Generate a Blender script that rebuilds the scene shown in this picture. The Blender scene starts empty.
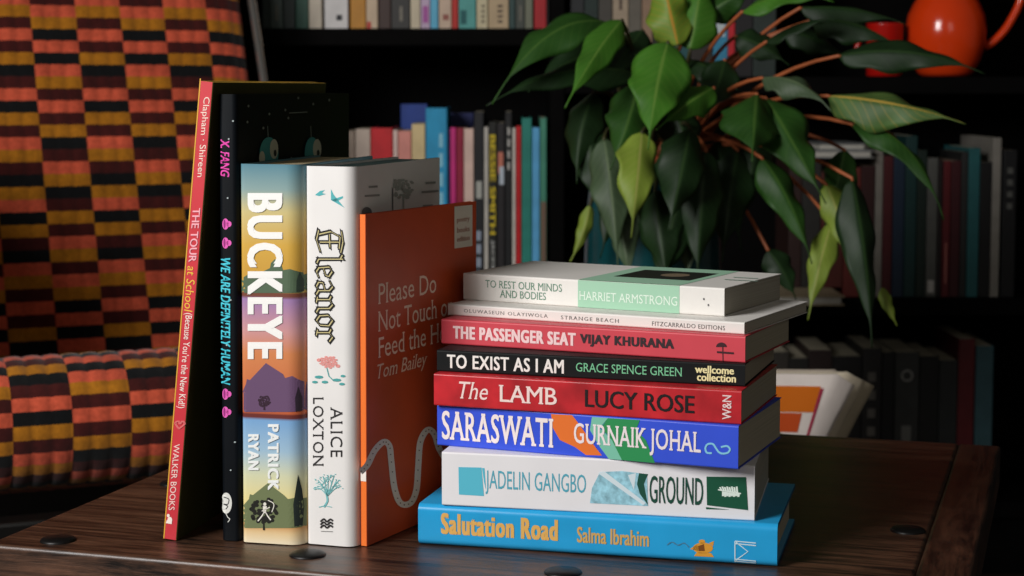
import bpy, bmesh, math, random
from mathutils import Vector, Matrix
random.seed(7)
C = bpy.context.scene.collection
SC = bpy.context.scene
T0 = 0.45                                  # table top above the floor; z below is measured from the table top

# ------------------------------------------------------------------ camera, world, light, exposure
F, PITCH, CY, HC = 1800.0, math.radians(5.0), 245.48, 0.2987
cd = bpy.data.cameras.new('camera'); cam = bpy.data.objects.new('camera', cd); C.objects.link(cam)
cam.location = (0, 0, HC + T0); cam.rotation_euler = (math.radians(90) - PITCH, 0, 0)
cd.sensor_width = 36; cd.lens = F * 36 / 1024; cd.shift_y = (CY - 288) / 1024
cd.clip_start = 0.05; cd.clip_end = 30
cd.dof.use_dof = True; cd.dof.focus_distance = 1.17; cd.dof.aperture_fstop = 13.5
SC.camera = cam
w = bpy.data.worlds.new('world'); SC.world = w; w.use_nodes = True
w.node_tree.nodes['Background'].inputs[0].default_value = (1.0, 0.93, 0.80, 1)
w.node_tree.nodes['Background'].inputs[1].default_value = 0.05
def area(name, loc, target, sx, sy, power, col):
    l = bpy.data.lights.new(name, 'AREA'); l.shape = 'RECTANGLE'; l.size = sx; l.size_y = sy
    l.energy = power; l.color = col
    o = bpy.data.objects.new(name, l); C.objects.link(o); o.location = loc
    o.rotation_euler = (Vector(target) - Vector(loc)).to_track_quat('-Z', 'Y').to_euler()
    return o
area('window_daylight', (-1.35, 0.0, 1.55), (0.0, 1.5, 0.60), 0.7, 0.9, 50, (1.0, 0.985, 0.97))
area('front_fill', (0.55, -1.5, 1.55), (0.1, 1.3, 0.55), 0.9, 1.2, 4.5, (1.0, 0.97, 0.92))  # unseen fill lamp, added to lift the shaded orange cover
SC.view_settings.view_transform = 'Standard'; SC.view_settings.look = 'None'
SC.view_settings.gamma = 1; SC.view_settings.use_curve_mapping = False
SC.view_settings.exposure = 0.0

# ------------------------------------------------------------------ materials
def lin(c):
    return tuple(((v/255)/12.92 if v/255 <= .04045 else ((v/255+.055)/1.055)**2.4) for v in c)
MATS = {}
def mat(name, rgb, rough=.5, spec=.4, vary=0.0, scale=60, bump=0.0, bscale=300, coat=0, stretch=None):
    key = (name, tuple(rgb), rough, spec, vary, bump)
    if key in MATS: return MATS[key]
    m = bpy.data.materials.new(name); m.use_nodes = True; nt = m.node_tree
    b = nt.nodes['Principled BSDF']; c = lin(rgb)
    b.inputs['Base Color'].default_value = (*c, 1); b.inputs['Roughness'].default_value = rough
    b.inputs['Specular IOR Level'].default_value = spec; b.inputs['Coat Weight'].default_value = coat
    if vary or bump:
        tc = nt.nodes.new('ShaderNodeTexCoord'); mp = nt.nodes.new('ShaderNodeMapping')
        nt.links.new(tc.outputs['Object'], mp.inputs[0])
        if stretch: mp.inputs['Scale'].default_value = stretch
    if vary:
        n = nt.nodes.new('ShaderNodeTexNoise'); n.inputs['Scale'].default_value = scale; n.inputs['Detail'].default_value = 4
        r = nt.nodes.new('ShaderNodeValToRGB'); nt.links.new(mp.outputs[0], n.inputs['Vector']); nt.links.new(n.outputs[0], r.inputs[0])
        r.color_ramp.elements[0].position = .3; r.color_ramp.elements[1].position = .7
        r.color_ramp.elements[0].color = (*[v*(1-vary) for v in c], 1); r.color_ramp.elements[1].color = (*[min(1, v*(1+vary)) for v in c], 1)
        nt.links.new(r.outputs[0], b.inputs['Base Color'])
    if bump:
        n2 = nt.nodes.new('ShaderNodeTexNoise'); n2.inputs['Scale'].default_value = bscale
        bp = nt.nodes.new('ShaderNodeBump'); bp.inputs['Strength'].default_value = bump; bp.inputs['Distance'].default_value = .001
        nt.links.new(mp.outputs[0], n2.inputs['Vector']); nt.links.new(n2.outputs[0], bp.inputs['Height']); nt.links.new(bp.outputs[0], b.inputs['Normal'])
    MATS[key] = m
    return m
def ink(rgb, rough=.55): return mat('printed_ink', rgb, rough, .3)
def page_mat(rgb=(205, 195, 170)):
    key = ('pages', rgb)
    if key in MATS: return MATS[key]
    m = bpy.data.materials.new('page_edges'); m.use_nodes = True; nt = m.node_tree; b = nt.nodes['Principled BSDF']
    b.inputs['Roughness'].default_value = .85; b.inputs['Specular IOR Level'].default_value = .15
    tc = nt.nodes.new('ShaderNodeTexCoord'); mp = nt.nodes.new('ShaderNodeMapping'); mp.inputs['Scale'].default_value = (4, 4, 2600)
    n = nt.nodes.new('ShaderNodeTexNoise'); n.inputs['Scale'].default_value = 1; r = nt.nodes.new('ShaderNodeValToRGB')
    c = lin(rgb); r.color_ramp.elements[0].color = (*[v*.72 for v in c], 1); r.color_ramp.elements[1].color = (*c, 1)
    r.color_ramp.elements[0].position = .3; r.color_ramp.elements[1].position = .65
    nt.links.new(tc.outputs['Object'], mp.inputs[0]); nt.links.new(mp.outputs[0], n.inputs[0]); nt.links.new(n.outputs[0], r.inputs[0]); nt.links.new(r.outputs[0], b.inputs[0])
    MATS[key] = m
    return m
def ramp_mat(name, axis, stops, rough=.4, interp='LINEAR'):
    """printed colour bands along one local axis: stops are (metres, rgb)"""
    m = bpy.data.materials.new(name); m.use_nodes = True; nt = m.node_tree; b = nt.nodes['Principled BSDF']
    b.inputs['Roughness'].default_value = rough; b.inputs['Specular IOR Level'].default_value = .35
    tc = nt.nodes.new('ShaderNodeTexCoord'); sp = nt.nodes.new('ShaderNodeSeparateXYZ'); mr = nt.nodes.new('ShaderNodeMapRange')
    lo, hi = stops[0][0], stops[-1][0]
    mr.inputs['From Min'].default_value = lo; mr.inputs['From Max'].default_value = hi
    r = nt.nodes.new('ShaderNodeValToRGB'); r.color_ramp.interpolation = interp
    while len(r.color_ramp.elements) < len(stops): r.color_ramp.elements.new(.5)
    for e, (p, c) in zip(r.color_ramp.elements, stops):
        e.position = (p-lo)/(hi-lo)
    for e, (p, c) in zip(r.color_ramp.elements, stops): e.color = (*lin(c), 1)
    nt.links.new(tc.outputs['Object'], sp.inputs[0]); nt.links.new(sp.outputs['XYZ'.index(axis)], mr.inputs['Value'])
    nt.links.new(mr.outputs[0], r.inputs[0]); nt.links.new(r.outputs[0], b.inputs['Base Color'])
    return m
def wood_mat(name, dark, mid, rough=.38, scale=(3, 45, 45), board=None, coat=.25):
    m = bpy.data.materials.new(name); m.use_nodes = True; nt = m.node_tree; b = nt.nodes['Principled BSDF']
    N = nt.nodes.new; L = nt.links.new
    tc = N('ShaderNodeTexCoord'); mp = N('ShaderNodeMapping'); mp.inputs['Scale'].default_value = scale; L(tc.outputs['Object'], mp.inputs[0])
    n = N('ShaderNodeTexNoise'); n.inputs['Scale'].default_value = 2.2; n.inputs['Detail'].default_value = 10; n.inputs['Roughness'].default_value = .75; n.inputs['Distortion'].default_value = .4
    L(mp.outputs[0], n.inputs['Vector'])
    r = N('ShaderNodeValToRGB'); e = r.color_ramp.elements
    e[0].position = .40; e[0].color = (*lin(dark), 1); e[1].position = .64; e[1].color = (*lin(mid), 1)
    L(n.outputs[0], r.inputs[0])
    col = r.outputs[0]
    n3 = N('ShaderNodeTexNoise'); n3.inputs['Scale'].default_value = 22; n3.inputs['Detail'].default_value = 9; n3.inputs['Roughness'].default_value = .7; L(tc.outputs['Object'], n3.inputs['Vector'])
    mx = N('ShaderNodeMix'); mx.data_type = 'RGBA'; mx.blend_type = 'MULTIPLY'; mx.inputs['Factor'].default_value = .55
    r3 = N('ShaderNodeValToRGB'); r3.color_ramp.elements[0].position = .35; r3.color_ramp.elements[0].color = (.2, .19, .18, 1); r3.color_ramp.elements[1].position = .62
    L(n3.outputs[0], r3.inputs[0]); L(col, mx.inputs['A']); L(r3.outputs[0], mx.inputs['B']); col = mx.outputs['Result']
    if board:
        sp = N('ShaderNodeSeparateXYZ'); L(tc.outputs['Object'], sp.inputs[0])
        dv = N('ShaderNodeMath'); dv.operation = 'DIVIDE'; dv.inputs[1].default_value = board; L(sp.outputs[1], dv.inputs[0])
        fr = N('ShaderNodeMath'); fr.operation = 'FRACT'; L(dv.outputs[0], fr.inputs[0])
        lt = N('ShaderNodeMath'); lt.operation = 'LESS_THAN'; lt.inputs[1].default_value = .022; L(fr.outputs[0], lt.inputs[0])
        m2 = N('ShaderNodeMix'); m2.data_type = 'RGBA'; L(lt.outputs[0], m2.inputs['Factor']); L(col, m2.inputs['A']); m2.inputs['B'].default_value = (.004, .003, .003, 1)
        col = m2.outputs['Result']
    L(col, b.inputs['Base Color'])
    rr = N('ShaderNodeMapRange'); rr.inputs['To Min'].default_value = rough-.1; rr.inputs['To Max'].default_value = rough+.22; L(n.outputs[0], rr.inputs['Value']); L(rr.outputs[0], b.inputs['Roughness'])
    bp = N('ShaderNodeBump'); bp.inputs['Strength'].default_value = .35; bp.inputs['Distance'].default_value = .0012; L(n.outputs[0], bp.inputs['Height']); L(bp.outputs[0], b.inputs['Normal'])
    b.inputs['Coat Weight'].default_value = coat; b.inputs['Coat Roughness'].default_value = .3
    return m
BLACKWOOD = mat('black_painted_wood', (7, 6, 6), .75, .06, .2, 40)

# ------------------------------------------------------------------ object helpers
def tag(o, label=None, cat=None, group=None, kind=None):
    for k, v in (('label', label), ('category', cat), ('group', group), ('kind', kind)):
        if v: o[k] = v
    return o
def thing(name, loc, label, cat, group=None, mtx=None):
    o = bpy.data.objects.new(name, None); C.objects.link(o); o.empty_display_size = .02
    if mtx is not None: o.matrix_world = mtx
    else: o.location = loc
    o['mw'] = 0; del o['mw']
    return tag(o, label, cat, group)
def link(name, me, mats, parent=None, smooth=False):
    o = bpy.data.objects.new(name, me); C.objects.link(o)
    for m in (mats if isinstance(mats, (list, tuple)) else [mats]): me.materials.append(m)
    if parent: o.parent = parent
    if smooth:
        for p in me.polygons: p.use_smooth = True
    return o
def mesh(name, verts, faces, mats, parent=None, smooth=False, midx=None):
    me = bpy.data.meshes.new(name); me.from_pydata([tuple(v) for v in verts], [], faces); me.update()
    o = link(name, me, mats, parent, smooth)
    if midx:
        for p, i in zip(me.polygons, midx): p.material_index = i
    return o
def from_bm(name, bm, mats, parent=None, smooth=False):
    bmesh.ops.recalc_face_normals(bm, faces=bm.faces)
    me = bpy.data.meshes.new(name); bm.to_mesh(me); bm.free()
    return link(name, me, mats, parent, smooth)
def bm_box(bm, lo, hi, bev=0.0, seg=2, mtx=None):
    r = bmesh.ops.create_cube(bm, size=1); vs = r['verts']
    lo, hi = Vector(lo), Vector(hi)
    for v in vs: v.co = Vector(((lo[i]+hi[i])/2 + v.co[i]*(hi[i]-lo[i]) for i in range(3)))
    if bev:
        es = list({e for v in vs for e in v.link_edges})
        g = bmesh.ops.bevel(bm, geom=es, offset=bev, segments=seg, affect='EDGES', profile=.6)
        vs = list({v for f in g['faces'] for v in f.verts} | {v for v in vs if v.is_valid})
    if mtx is not None: bmesh.ops.transform(bm, matrix=mtx, verts=vs)
    return vs
def tube(bm, pts, rad, n=8, cap=True):
    pts = [Vector(p) for p in pts]; rings = []; up = None
    for i, p in enumerate(pts):
        d = (pts[min(i+1, len(pts)-1)] - pts[max(i-1, 0)]).normalized()
        if up is None: up = d.orthogonal().normalized()
        a = (up - d*up.dot(d)).normalized(); up = a; b = d.cross(a)
        r = rad[i] if isinstance(rad, (list, tuple)) else rad
        rings.append([bm.verts.new(p + (a*math.cos(2*math.pi*k/n) + b*math.sin(2*math.pi*k/n))*r) for k in range(n)])
    for A, B in zip(rings, rings[1:]):
        for k in range(n): bm.faces.new((A[k], A[(k+1) % n], B[(k+1) % n], B[k]))
    if cap: bm.faces.new(rings[0][::-1]); bm.faces.new(rings[-1])
def lathe(bm, prof, n=40):
    rings = [[bm.verts.new((r*math.cos(2*math.pi*k/n), r*math.sin(2*math.pi*k/n), z)) for k in range(n)] for r, z in prof]
    for A, B in zip(rings, rings[1:]):
        for k in range(n): bm.faces.new((A[k], A[(k+1) % n], B[(k+1) % n], B[k]))
    bm.faces.new(rings[0][::-1]); bm.faces.new(rings[-1])
def bez(a, b, c, t): return a*(1-t)**2 + b*2*t*(1-t) + c*t*t

# a pixel of the photograph as a ray from the camera, and where it lands in the place
CP = Vector((0, 0, HC))
def ray(x, y):
    cx, cu = (x-512)/F, (CY-y)/F
    return Vector((cx, math.cos(PITCH)+cu*math.sin(PITCH), -math.sin(PITCH)+cu*math.cos(PITCH)))
def at(x, y, Y):
    r = ray(x, y); p = CP + r*(Y/r.y)
    return Vector((p.x, p.y, p.z + T0))

# ------------------------------------------------------------------ setting
def box_obj(name, lo, hi, m, parent=None, bev=0):
    bm = bmesh.new(); bm_box(bm, lo, hi, bev); return from_bm(name, bm, m, parent)
fl = box_obj('floor', (-3.2, -1.6, -.06), (3.0, 3.1, 0), wood_mat('floor_boards', (20, 12, 8), (62, 34, 22), .5, (1.2, 14, 14), .13)); tag(fl, kind='structure')
wb = box_obj('wall_back', (-3.2, 3.1, -.06), (3.0, 3.2, 2.6), mat('dark_wall_paint', (30, 29, 28), .8, .2, .1, 8)); tag(wb, kind='structure')

# ------------------------------------------------------------------ side table
def make_table():
    a = math.radians(-17.4); corner = Vector((-.336-.0095, 1.1593+.003, T0))
    M = Matrix.Translation(corner) @ Matrix.Rotation(a, 4, 'Z')
    LX, LY, TH = .623, .537, .034
    t = thing('side_table', None, 'dark stained wooden table with round black studs, carrying the books', 'table', mtx=Matrix.Translation((M @ Vector((LX/2, LY/2, 0))) - Vector((0, 0, T0))) @ Matrix.Rotation(a, 4, 'Z'))
    off = Vector((-LX/2, -LY/2, T0)); W1 = wood_mat('stained_table_wood', (16, 10, 7), (104, 70, 50), .36, (4.5, 60, 60), .0765)
    W2 = wood_mat('stained_table_end_wood', (20, 12, 8), (92, 58, 40), .36, (40, 4, 40))
    def bx(name, lo, hi, m, bev=.003, seg=3):
        bm = bmesh.new(); bm_box(bm, Vector(lo)+off, Vector(hi)+off, bev, seg); return from_bm(name, bm, m, t, True)
    def shade(o):
        md = o.modifiers.new('wn', 'WEIGHTED_NORMAL'); md.keep_sharp = True
    for o in (bx('tabletop', (0, 0, -TH), (LX-.034, LY, 0), W1, .003, 3), bx('end_board', (LX-.03395, 0, -TH), (LX, LY, 0), W2, .003, 3)): shade(o)
    for s in range(4):
        lo, hi = [((.03, .03, -.11), (LX-.03, .05, -TH)), ((.03, LY-.05, -.11), (LX-.03, LY-.03, -TH)), ((.03, .05, -.11), (.05, LY-.05, -TH)), ((LX-.05, .05, -.11), (LX-.03, LY-.05, -TH))][s]
        shade(bx('apron', lo, hi, W1, .002, 2))
    for x in (.025, LX-.07):
        for y in (.025, LY-.07):
            shade(bx('leg', (x, y, -T0+.0005), (x+.045, y+.045, -TH), W2, .004))
    SM = mat('blackened_iron', (26, 25, 25), .42, .5, .3, 90); SM.node_tree.nodes['Principled BSDF'].inputs['Metallic'].default_value = .6
    for (x, y) in [(.03, .022), (.203, .037), (.371, .045), (.545, .045), (.022, .2), (.022, .375), (.03, .5), (.565, .217), (.21, .5), (.39, .5)]:
        bm = bmesh.new(); lathe(bm, [(.0118, -.001), (.0118, .0006), (.0105, .0017), (.007, .0026), (.003, .003), (.0005, .0031)], 28)
        bmesh.ops.translate(bm, verts=bm.verts, vec=Vector((x+.01, y, 0))+off)
        from_bm('stud', bm, SM, t, True)
    return t
make_table()

# ------------------------------------------------------------------ lettering
TXT = {}; LAYER = {}
def glyphs(s, bold=0.0, serif=0.0, shear=0.0, space=1.0):
    """flat lettering as (verts2d, faces), box-normalised to 0..1 in both directions"""
    key = (s, bold, serif, shear, space)
    if key in TXT: return TXT[key]
    def conv(body):
        cu = bpy.data.curves.new('lettering', 'FONT'); cu.body = body; cu.offset = 0; cu.shear = shear if not serif else 0; cu.space_character = space
        cu.dimensions = '2D'; cu.fill_mode = 'BOTH'; cu.resolution_u = 3
        ob = bpy.data.objects.new('lettering', cu); C.objects.link(ob); dg = bpy.context.evaluated_depsgraph_get()
        me = bpy.data.meshes.new_from_object(ob.evaluated_get(dg)); bpy.data.objects.remove(ob); bpy.data.curves.remove(cu)
        v = [(q.co.x, q.co.y) for q in me.vertices]; f = [tuple(p.vertices) for p in me.polygons]
        bpy.data.meshes.remove(me); return v, f
    v, f = conv(s); nb = len(v)
    if serif:
        cap = max(q[1] for q in conv('H')[0]); xh = max(q[1] for q in conv('x')[0]); base = min(q[1] for q in conv('H')[0])
        cnt = {}
        for p in f:
            for i in range(len(p)):
                e = tuple(sorted((p[i], p[(i+1) % len(p)]))); cnt[e] = cnt.get(e, 0)+1
        add = []
        for (a, b), n in cnt.items():
            if n != 1 or abs(v[a][1]-v[b][1]) > .004: continue
            ln = abs(v[a][0]-v[b][0]); y = v[a][1]
            if not .04 < ln < .2: continue
            x0, x1 = sorted((v[a][0], v[b][0])); e = serif
            for lev, sg in ((base, 1), (cap, -1), (xh, -1)):
                if abs(y-lev) < .02: add.append((x0-e, x1+e, y, y+sg*.045)); break
        for x0, x1, y0, y1 in add:
            k = len(v); v += [(x0, y0), (x1, y0), (x1, y1), (x0, y1)]; f.append((k, k+1, k+2, k+3))
        if shear: v = [(x+shear*y, y) for x, y in v]
    if bold:
        n0 = len(v); v0, f0 = list(v), list(f); v, f = [], []
        for dx, dy in ((-bold, -bold*.35), (-bold, bold*.35), (0, 0), (bold, -bold*.35), (bold, bold*.35)):
            k = len(v); v += [(x+dx, y+dy) for x, y in v0]; f += [tuple(i+k for i in q) for q in f0]
    x0 = min(q[0] for q in v); x1 = max(q[0] for q in v); y0 = min(q[1] for q in v); y1 = max(q[1] for q in v)
    r = ([((x-x0)/(x1-x0), (y-y0)/(y1-y0)) for x, y in v], f)
    n1 = len(v)//5 if bold else len(v); LAYER[id(f)] = [(i//n1)*2+(1 if i % n1 >= nb else 0) for i in range(len(v))]
    TXT[key] = r
    return r
def ell(cx, cy, rx, ry, n=20, a0=0, a1=2*math.pi):
    full = abs(a1-a0-2*math.pi) < 1e-6
    return [(cx+rx*math.cos(a0+(a1-a0)*k/(n if full else n-1)), cy+ry*math.sin(a0+(a1-a0)*k/(n if full else n-1))) for k in range(n)]
def stroke(pts, wd):
    """a pen line as a row of quads"""
    out = []
    ns = []
    for i in range(len(pts)):
        a = pts[max(i-1, 0)]; b = pts[min(i+1, len(pts)-1)]; dx, dy = b[0]-a[0], b[1]-a[1]; l = math.hypot(dx, dy) or 1
        ns.append((-dy/l, dx/l))
    w_ = lambda i: (wd[i] if isinstance(wd, (list, tuple)) else wd)/2
    for i in range(len(pts)-1):
        (x0, y0), (x1, y1) = pts[i], pts[i+1]; n0, n1 = ns[i], ns[i+1]; a, b = w_(i), w_(i+1)
        out.append([(x0-n0[0]*a, y0-n0[1]*a), (x1-n1[0]*b, y1-n1[1]*b), (x1+n1[0]*b, y1+n1[1]*b), (x0+n0[0]*a, y0+n0[1]*a)])
    return out
def smooth_line(pts, n=6):
    out = []
    P = [pts[0]] + list(pts) + [pts[-1]]
    for i in range(1, len(P)-2):
        p0, p1, p2, p3 = P[i-1], P[i], P[i+1], P[i+2]
        for k in range(n):
            t = k/n
            out.append(tuple(.5*((2*p1[j]) + (-p0[j]+p2[j])*t + (2*p0[j]-5*p1[j]+4*p2[j]-p3[j])*t*t + (-p0[j]+3*p1[j]-3*p2[j]+p3[j])*t**3) for j in (0, 1)))
    out.append(pts[-1]); return out

# ------------------------------------------------------------------ books
# local frame of a book: x runs from head (-L) to tail (0), y from spine (0) to fore-edge (W), z from back cover (0) to front cover (TH)
class Book:
    def __init__(s, label, mtx, L, W, TH, cover, hard=False, rc=.0012, pages=(205, 195, 170), spine=None, boards=None, group=None, top_edge=None, rl=None, ov=None):
        s.L, s.W, s.TH, s.rc, s.hard = L, W, TH, rc, hard; s.rl = rl = rl or rc
        s.M = mtx; s.root = thing('book', None, label, 'book', group, mtx=Matrix.Translation((0, 0, T0)) @ mtx)
        s.Mi = mtx.inverted(); ct = .0026 if hard else .0005
        n = 7
        def prof(d):
            r = max(rl-d, .0001); W_, t = W, TH
            p = [(W_, d)] + [(d+r-r*math.sin(k/n*math.pi/2), d+r-r*math.cos(k/n*math.pi/2)) for k in range(n+1)]
            r = max(rc-d, .0001)
            q = [(d+r-r*math.cos(k/n*math.pi/2), t-d-r+r*math.sin(k/n*math.pi/2)) for k in range(n+1)]
            if hard and rc > .004: # rounded back
                m = [(d, d+rl+(t-2*d-rl-r)*k/6) for k in range(1, 6)]
            else: m = []
            return p + m + q + [(W_, t-d)]
        po, pi = prof(0), prof(ct); k = len(po); v = []
        for x in (-L, 0):
            v += [(x, y, z) for y, z in po] + [(x, y, z) for y, z in pi]
        f = []; mi = []
        B = 2*k
        for i in range(k-1):
            f.append((i, i+1, B+i+1, B+i)); sp = 1 if (n <= i < k-n-1) else 0; mi.append(sp)
            f.append((k+i+1, k+i, B+k+i, B+k+i+1)); mi.append(0)
            f.append((i+1, i, k+i, k+i+1)); mi.append(2); f.append((B+i, B+i+1, B+k+i+1, B+k+i)); mi.append(2)
        f.append((0, B, B+k, k)); mi.append(2); f.append((k-1, 2*k-1, B+2*k-1, B+k-1)); mi.append(2)
        ms = [cover, spine or cover, boards or cover]
        s.cover = mesh('cover', v, f, ms, s.root, False, mi)
        bm = bmesh.new(); bm.from_mesh(s.cover.data); bmesh.ops.recalc_face_normals(bm, faces=bm.faces); bm.to_mesh(s.cover.data); bm.free()
        if rc > .003:
            for p in s.cover.data.polygons: p.use_smooth = p.material_index != 2
            s.cover.data.set_sharp_from_angle(angle=.7)
        ov = ov or (.0035 if hard else .0006)
        bm = bmesh.new(); bm_box(bm, (-L+ov, ct+.0004+(.003 if hard else 0), ct+.0002), (-ov, W-ov, TH-ct-.0002), .0004, 1)
        s.pages = from_bm('pages', bm, page_mat(pages), s.root)
        s.n = 0
        if top_edge:
            bm = bmesh.new(); bm_box(bm, (-L+ov-.0006, ct+.004, ct+.0006), (-L+ov, W-ov, TH-ct-.0006)); from_bm('stained_top_edge', bm, top_edge, s.root)
    def hit(s, X, Y, plane='spine'):
        r = ray(X, Y); o = s.Mi @ CP; d = s.Mi.to_3x3() @ r
        if plane == 'spine': t = -o.y/d.y; p = o+d*t; return (p.x, p.z)
        t = (s.TH-o.z)/d.z; p = o+d*t; return (p.x, p.y)
    def yz(s, z, e):
        rc, T = s.rc, s.TH
        if rc < .003: return -e, z
        if z > T-rc:
            q = min((z-(T-rc))/rc, .999); a = math.asin(q); return rc-(rc+e)*math.cos(a), T-rc+(rc+e)*math.sin(a)
        if z < s.rl:
            rl = s.rl; q = min((rl-z)/rl, .999); a = math.asin(q); return rl-(rl+e)*math.cos(a), rl-(rl+e)*math.sin(a)
        return -e, z
    def put(s, name, v2, faces, m, plane='spine', eps=None, sub=False, label=None, lay=None):
        s.n += 1; e = (eps if eps else .00012+.00003*s.n); lay = lay or LAYER.get(id(faces))
        if sub:
            bm = bmesh.new(); vv = [bm.verts.new((a, b, 0)) for a, b in v2]
            for f in faces:
                try: bm.faces.new([vv[i] for i in f])
                except ValueError: pass
            bmesh.ops.triangulate(bm, faces=bm.faces)
            for _ in range(4):
                le = [ed for ed in bm.edges if ed.calc_length() > .003]
                if not le: break
                bmesh.ops.subdivide_edges(bm, edges=le, cuts=1); bmesh.ops.triangulate(bm, faces=bm.faces)
            lay = None; bm.verts.index_update(); v2 = [(q.co.x, q.co.y) for q in bm.verts]; faces = [tuple(q.index for q in f.verts) for f in bm.faces]; bm.free()
        if plane == 'spine':
            v3 = []
            for i, (x, z) in enumerate(v2):
                y, z2 = s.yz(z, e+(lay[i]*.00002 if lay else 0)); v3.append((x, y, z2))
        else: v3 = [(x, y, s.TH+e+(lay[i]*.00002 if lay else 0)) for i, (x, y) in enumerate(v2)]
        o = mesh(name, v3, faces, m, s.cover)
        bm = bmesh.new(); bm.from_mesh(o.data)
        want = Vector((0, -1, 0)) if plane == 'spine' else Vector((0, 0, 1))
        for f in bm.faces:
            f.normal_update()
            if f.normal.dot(want) < 0: f.normal_flip()
        bm.to_mesh(o.data); bm.free()
        if label: o['label'] = label
        return o
    def art(s, name, polys, rgb, plane='spine', label=None, m=None, sub=None):
        """printed shapes given as pixel outlines"""
        v, f, ly = [], [], []
        for i, p in enumerate(polys):
            k = len(v); v += [s.hit(X, Y, plane) for X, Y in p]; f.append(tuple(range(k, k+len(p)))); ly += [(i % 9)*.15]*len(p)
        if sub is None: sub = s.rc > .003 and plane == 'spine'
        return s.put(name, v, f, m or ink(rgb), plane, sub=sub, label=label, lay=ly)
    # text along a lying spine: pixel span in X, heights as fractions of the spine
    def line(s, name, txt, X0, X1, v0, v1, rgb, Yc, slope=.062, **k):
        a = s.hit(X0, Yc+(X0-600)*slope)[0]; b = s.hit(X1, Yc+(X1-600)*slope)[0]
        g, f = glyphs(txt, **k)
        return s.put(name, [(a+(b-a)*x, s.TH*(v0+(v1-v0)*y)) for x, y in g], f, ink(rgb))
    # text down a standing spine: pixel span in Y, glyph feet at X0 and tops at X1
    def down(s, name, txt, Y0, Y1, X0, X1, rgb, lean=0, **k):
        g, f = glyphs(txt, **k)
        P = lambda x, y: s.hit(X0+(X1-X0)*y+lean*(Y0+(Y1-Y0)*x-Y0), Y0+(Y1-Y0)*x)
        return s.put(name, [P(x, y) for x, y in g], f, ink(rgb), sub=False)
    # text on an upright front cover: pixel corners of the baseline start / end and the glyph height
    def front(s, name, txt, p0, p1, h, rgb, **k):
        g, f = glyphs(txt, **k)
        a = Vector(s.hit(*p0, 'front')); b = Vector(s.hit(*p1, 'front')); x = (a.x+b.x)/2
        return s.put(name, [(x-h*gy, a.y+(b.y-a.y)*gx) for gx, gy in g], f, ink(rgb), 'front')

def lying(L2, R2, z, TH):
    """matrix of a lying book whose spine runs from L2 to R2 on height z"""
    d = Vector((R2[0]-L2[0], R2[1]-L2[1], 0)).normalized(); up = Vector((0, 0, 1)); dep = up.cross(d)
    return Matrix(((d.x, dep.x, 0, R2[0]), (d.y, dep.y, 0, R2[1]), (0, 0, 1, z), (0, 0, 0, 1))), math.hypot(R2[0]-L2[0], R2[1]-L2[1])
def standing(base, yaw, lean=0, right_pivot=False, TH=0):
    a = math.radians(yaw); p = math.radians(lean)
    r = Vector((math.cos(a), -math.sin(a), 0)); dep = Vector((math.sin(a), math.cos(a), 0)); up = Vector((0, 0, 1))
    u2 = up*math.cos(p)+r*math.sin(p); r2 = r*math.cos(p)-up*math.sin(p)
    o = Vector(base)
    if right_pivot: o = o - r2*TH
    M = Matrix(((-u2.x, dep.x, r2.x, o.x), (-u2.y, dep.y, r2.y, o.y), (-u2.z, dep.z, r2.z, o.z), (0, 0, 0, 1)))
    return M
def cov(rgb, rough=.42, vary=.05): return mat('printed_cover', rgb, rough, .4, vary, 35)

# ---- the stack of eight
z = 0.0003
def stack(label, L2, R2, TH, W, cover, **k):
    global z
    M, L = lying(L2, R2, z, TH); b = Book(label, M, L, W, TH, cover, **k); z += TH + .00005
    return b
b = stack('bright blue hardback, bottom book of the stack, its title in gold', (-.0615, 1.1593), (.1655, 1.1025), .0271, .120, cov((38, 158, 214), .28), hard=True, rc=.0045, boards=cov((25, 110, 160)))
b.line('title', 'Salutation Road', 441, 558, .30, .82, (222, 172, 92), 538, bold=.06, space=1.12)
b.line('author_name', 'Salma Ibrahim', 577, 649, .30, .68, (205, 165, 95), 545, bold=.03, space=1.0)
b.art('lamp_emblem', [ell(703, 548, 10, 5.5), [(690, 549), (697, 544), (699, 551)], [(697, 552), (711, 553), (714, 557), (694, 556)], [(709, 543), (714, 541), (713, 546)], ell(702, 541.5, 3.2, 2)], (214, 150, 50))
b.art('lamp_spout', [[(698, 546), (704, 544), (705, 551), (699, 551)]], (120, 70, 20))
b.art('smoke', stroke(smooth_line([(689, 547), (684, 543), (678, 545), (672, 542), (667, 545)]), [1.4, 1.2, 1, .8, .6]*5 + [.5]*10), (70, 120, 150))
b.art('publisher_mark', sum([stroke(q, 1.1) for q in ([(735, 541), (735, 562)], [(735, 541), (756, 543)], [(735, 561), (756, 563)], [(736, 542), (748, 551.5), (736, 560)], [(735, 543.5), (756, 545.5)], [(735, 559), (756, 561)])], []), (200, 225, 235))
b = stack('thick white paperback lying on the bright blue hardback, teal and dark green lettering', (-.0457, 1.1554), (.1523, 1.1121), .0353, .125, cov((232, 230, 232), .5, .02), pages=(190, 184, 168))
b.art('teal_block', [[(458.5, 467), (481.5, 467.5), (484, 496), (459, 494.5)], [(482, 468), (484.5, 468), (486, 490), (484, 482)]], (88, 186, 208))
b.line('author_name', 'JADELIN GANGBO', 485.5, 586, .25, .70, (86, 168, 188), 482)
b.art('printed_picture', [[(590, 503), (592, 488), (600, 472), (622, 471), (647, 474), (648, 506), (630, 505)]], (150, 200, 215), m=mat('printed_picture', (150, 200, 215), .5, .3, .35, 220))
b.art('picture_shard', [[(598, 473), (604, 471), (646, 503), (643, 505)], [(628, 475), (636, 473), (634, 490)]], (214, 228, 234))
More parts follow.
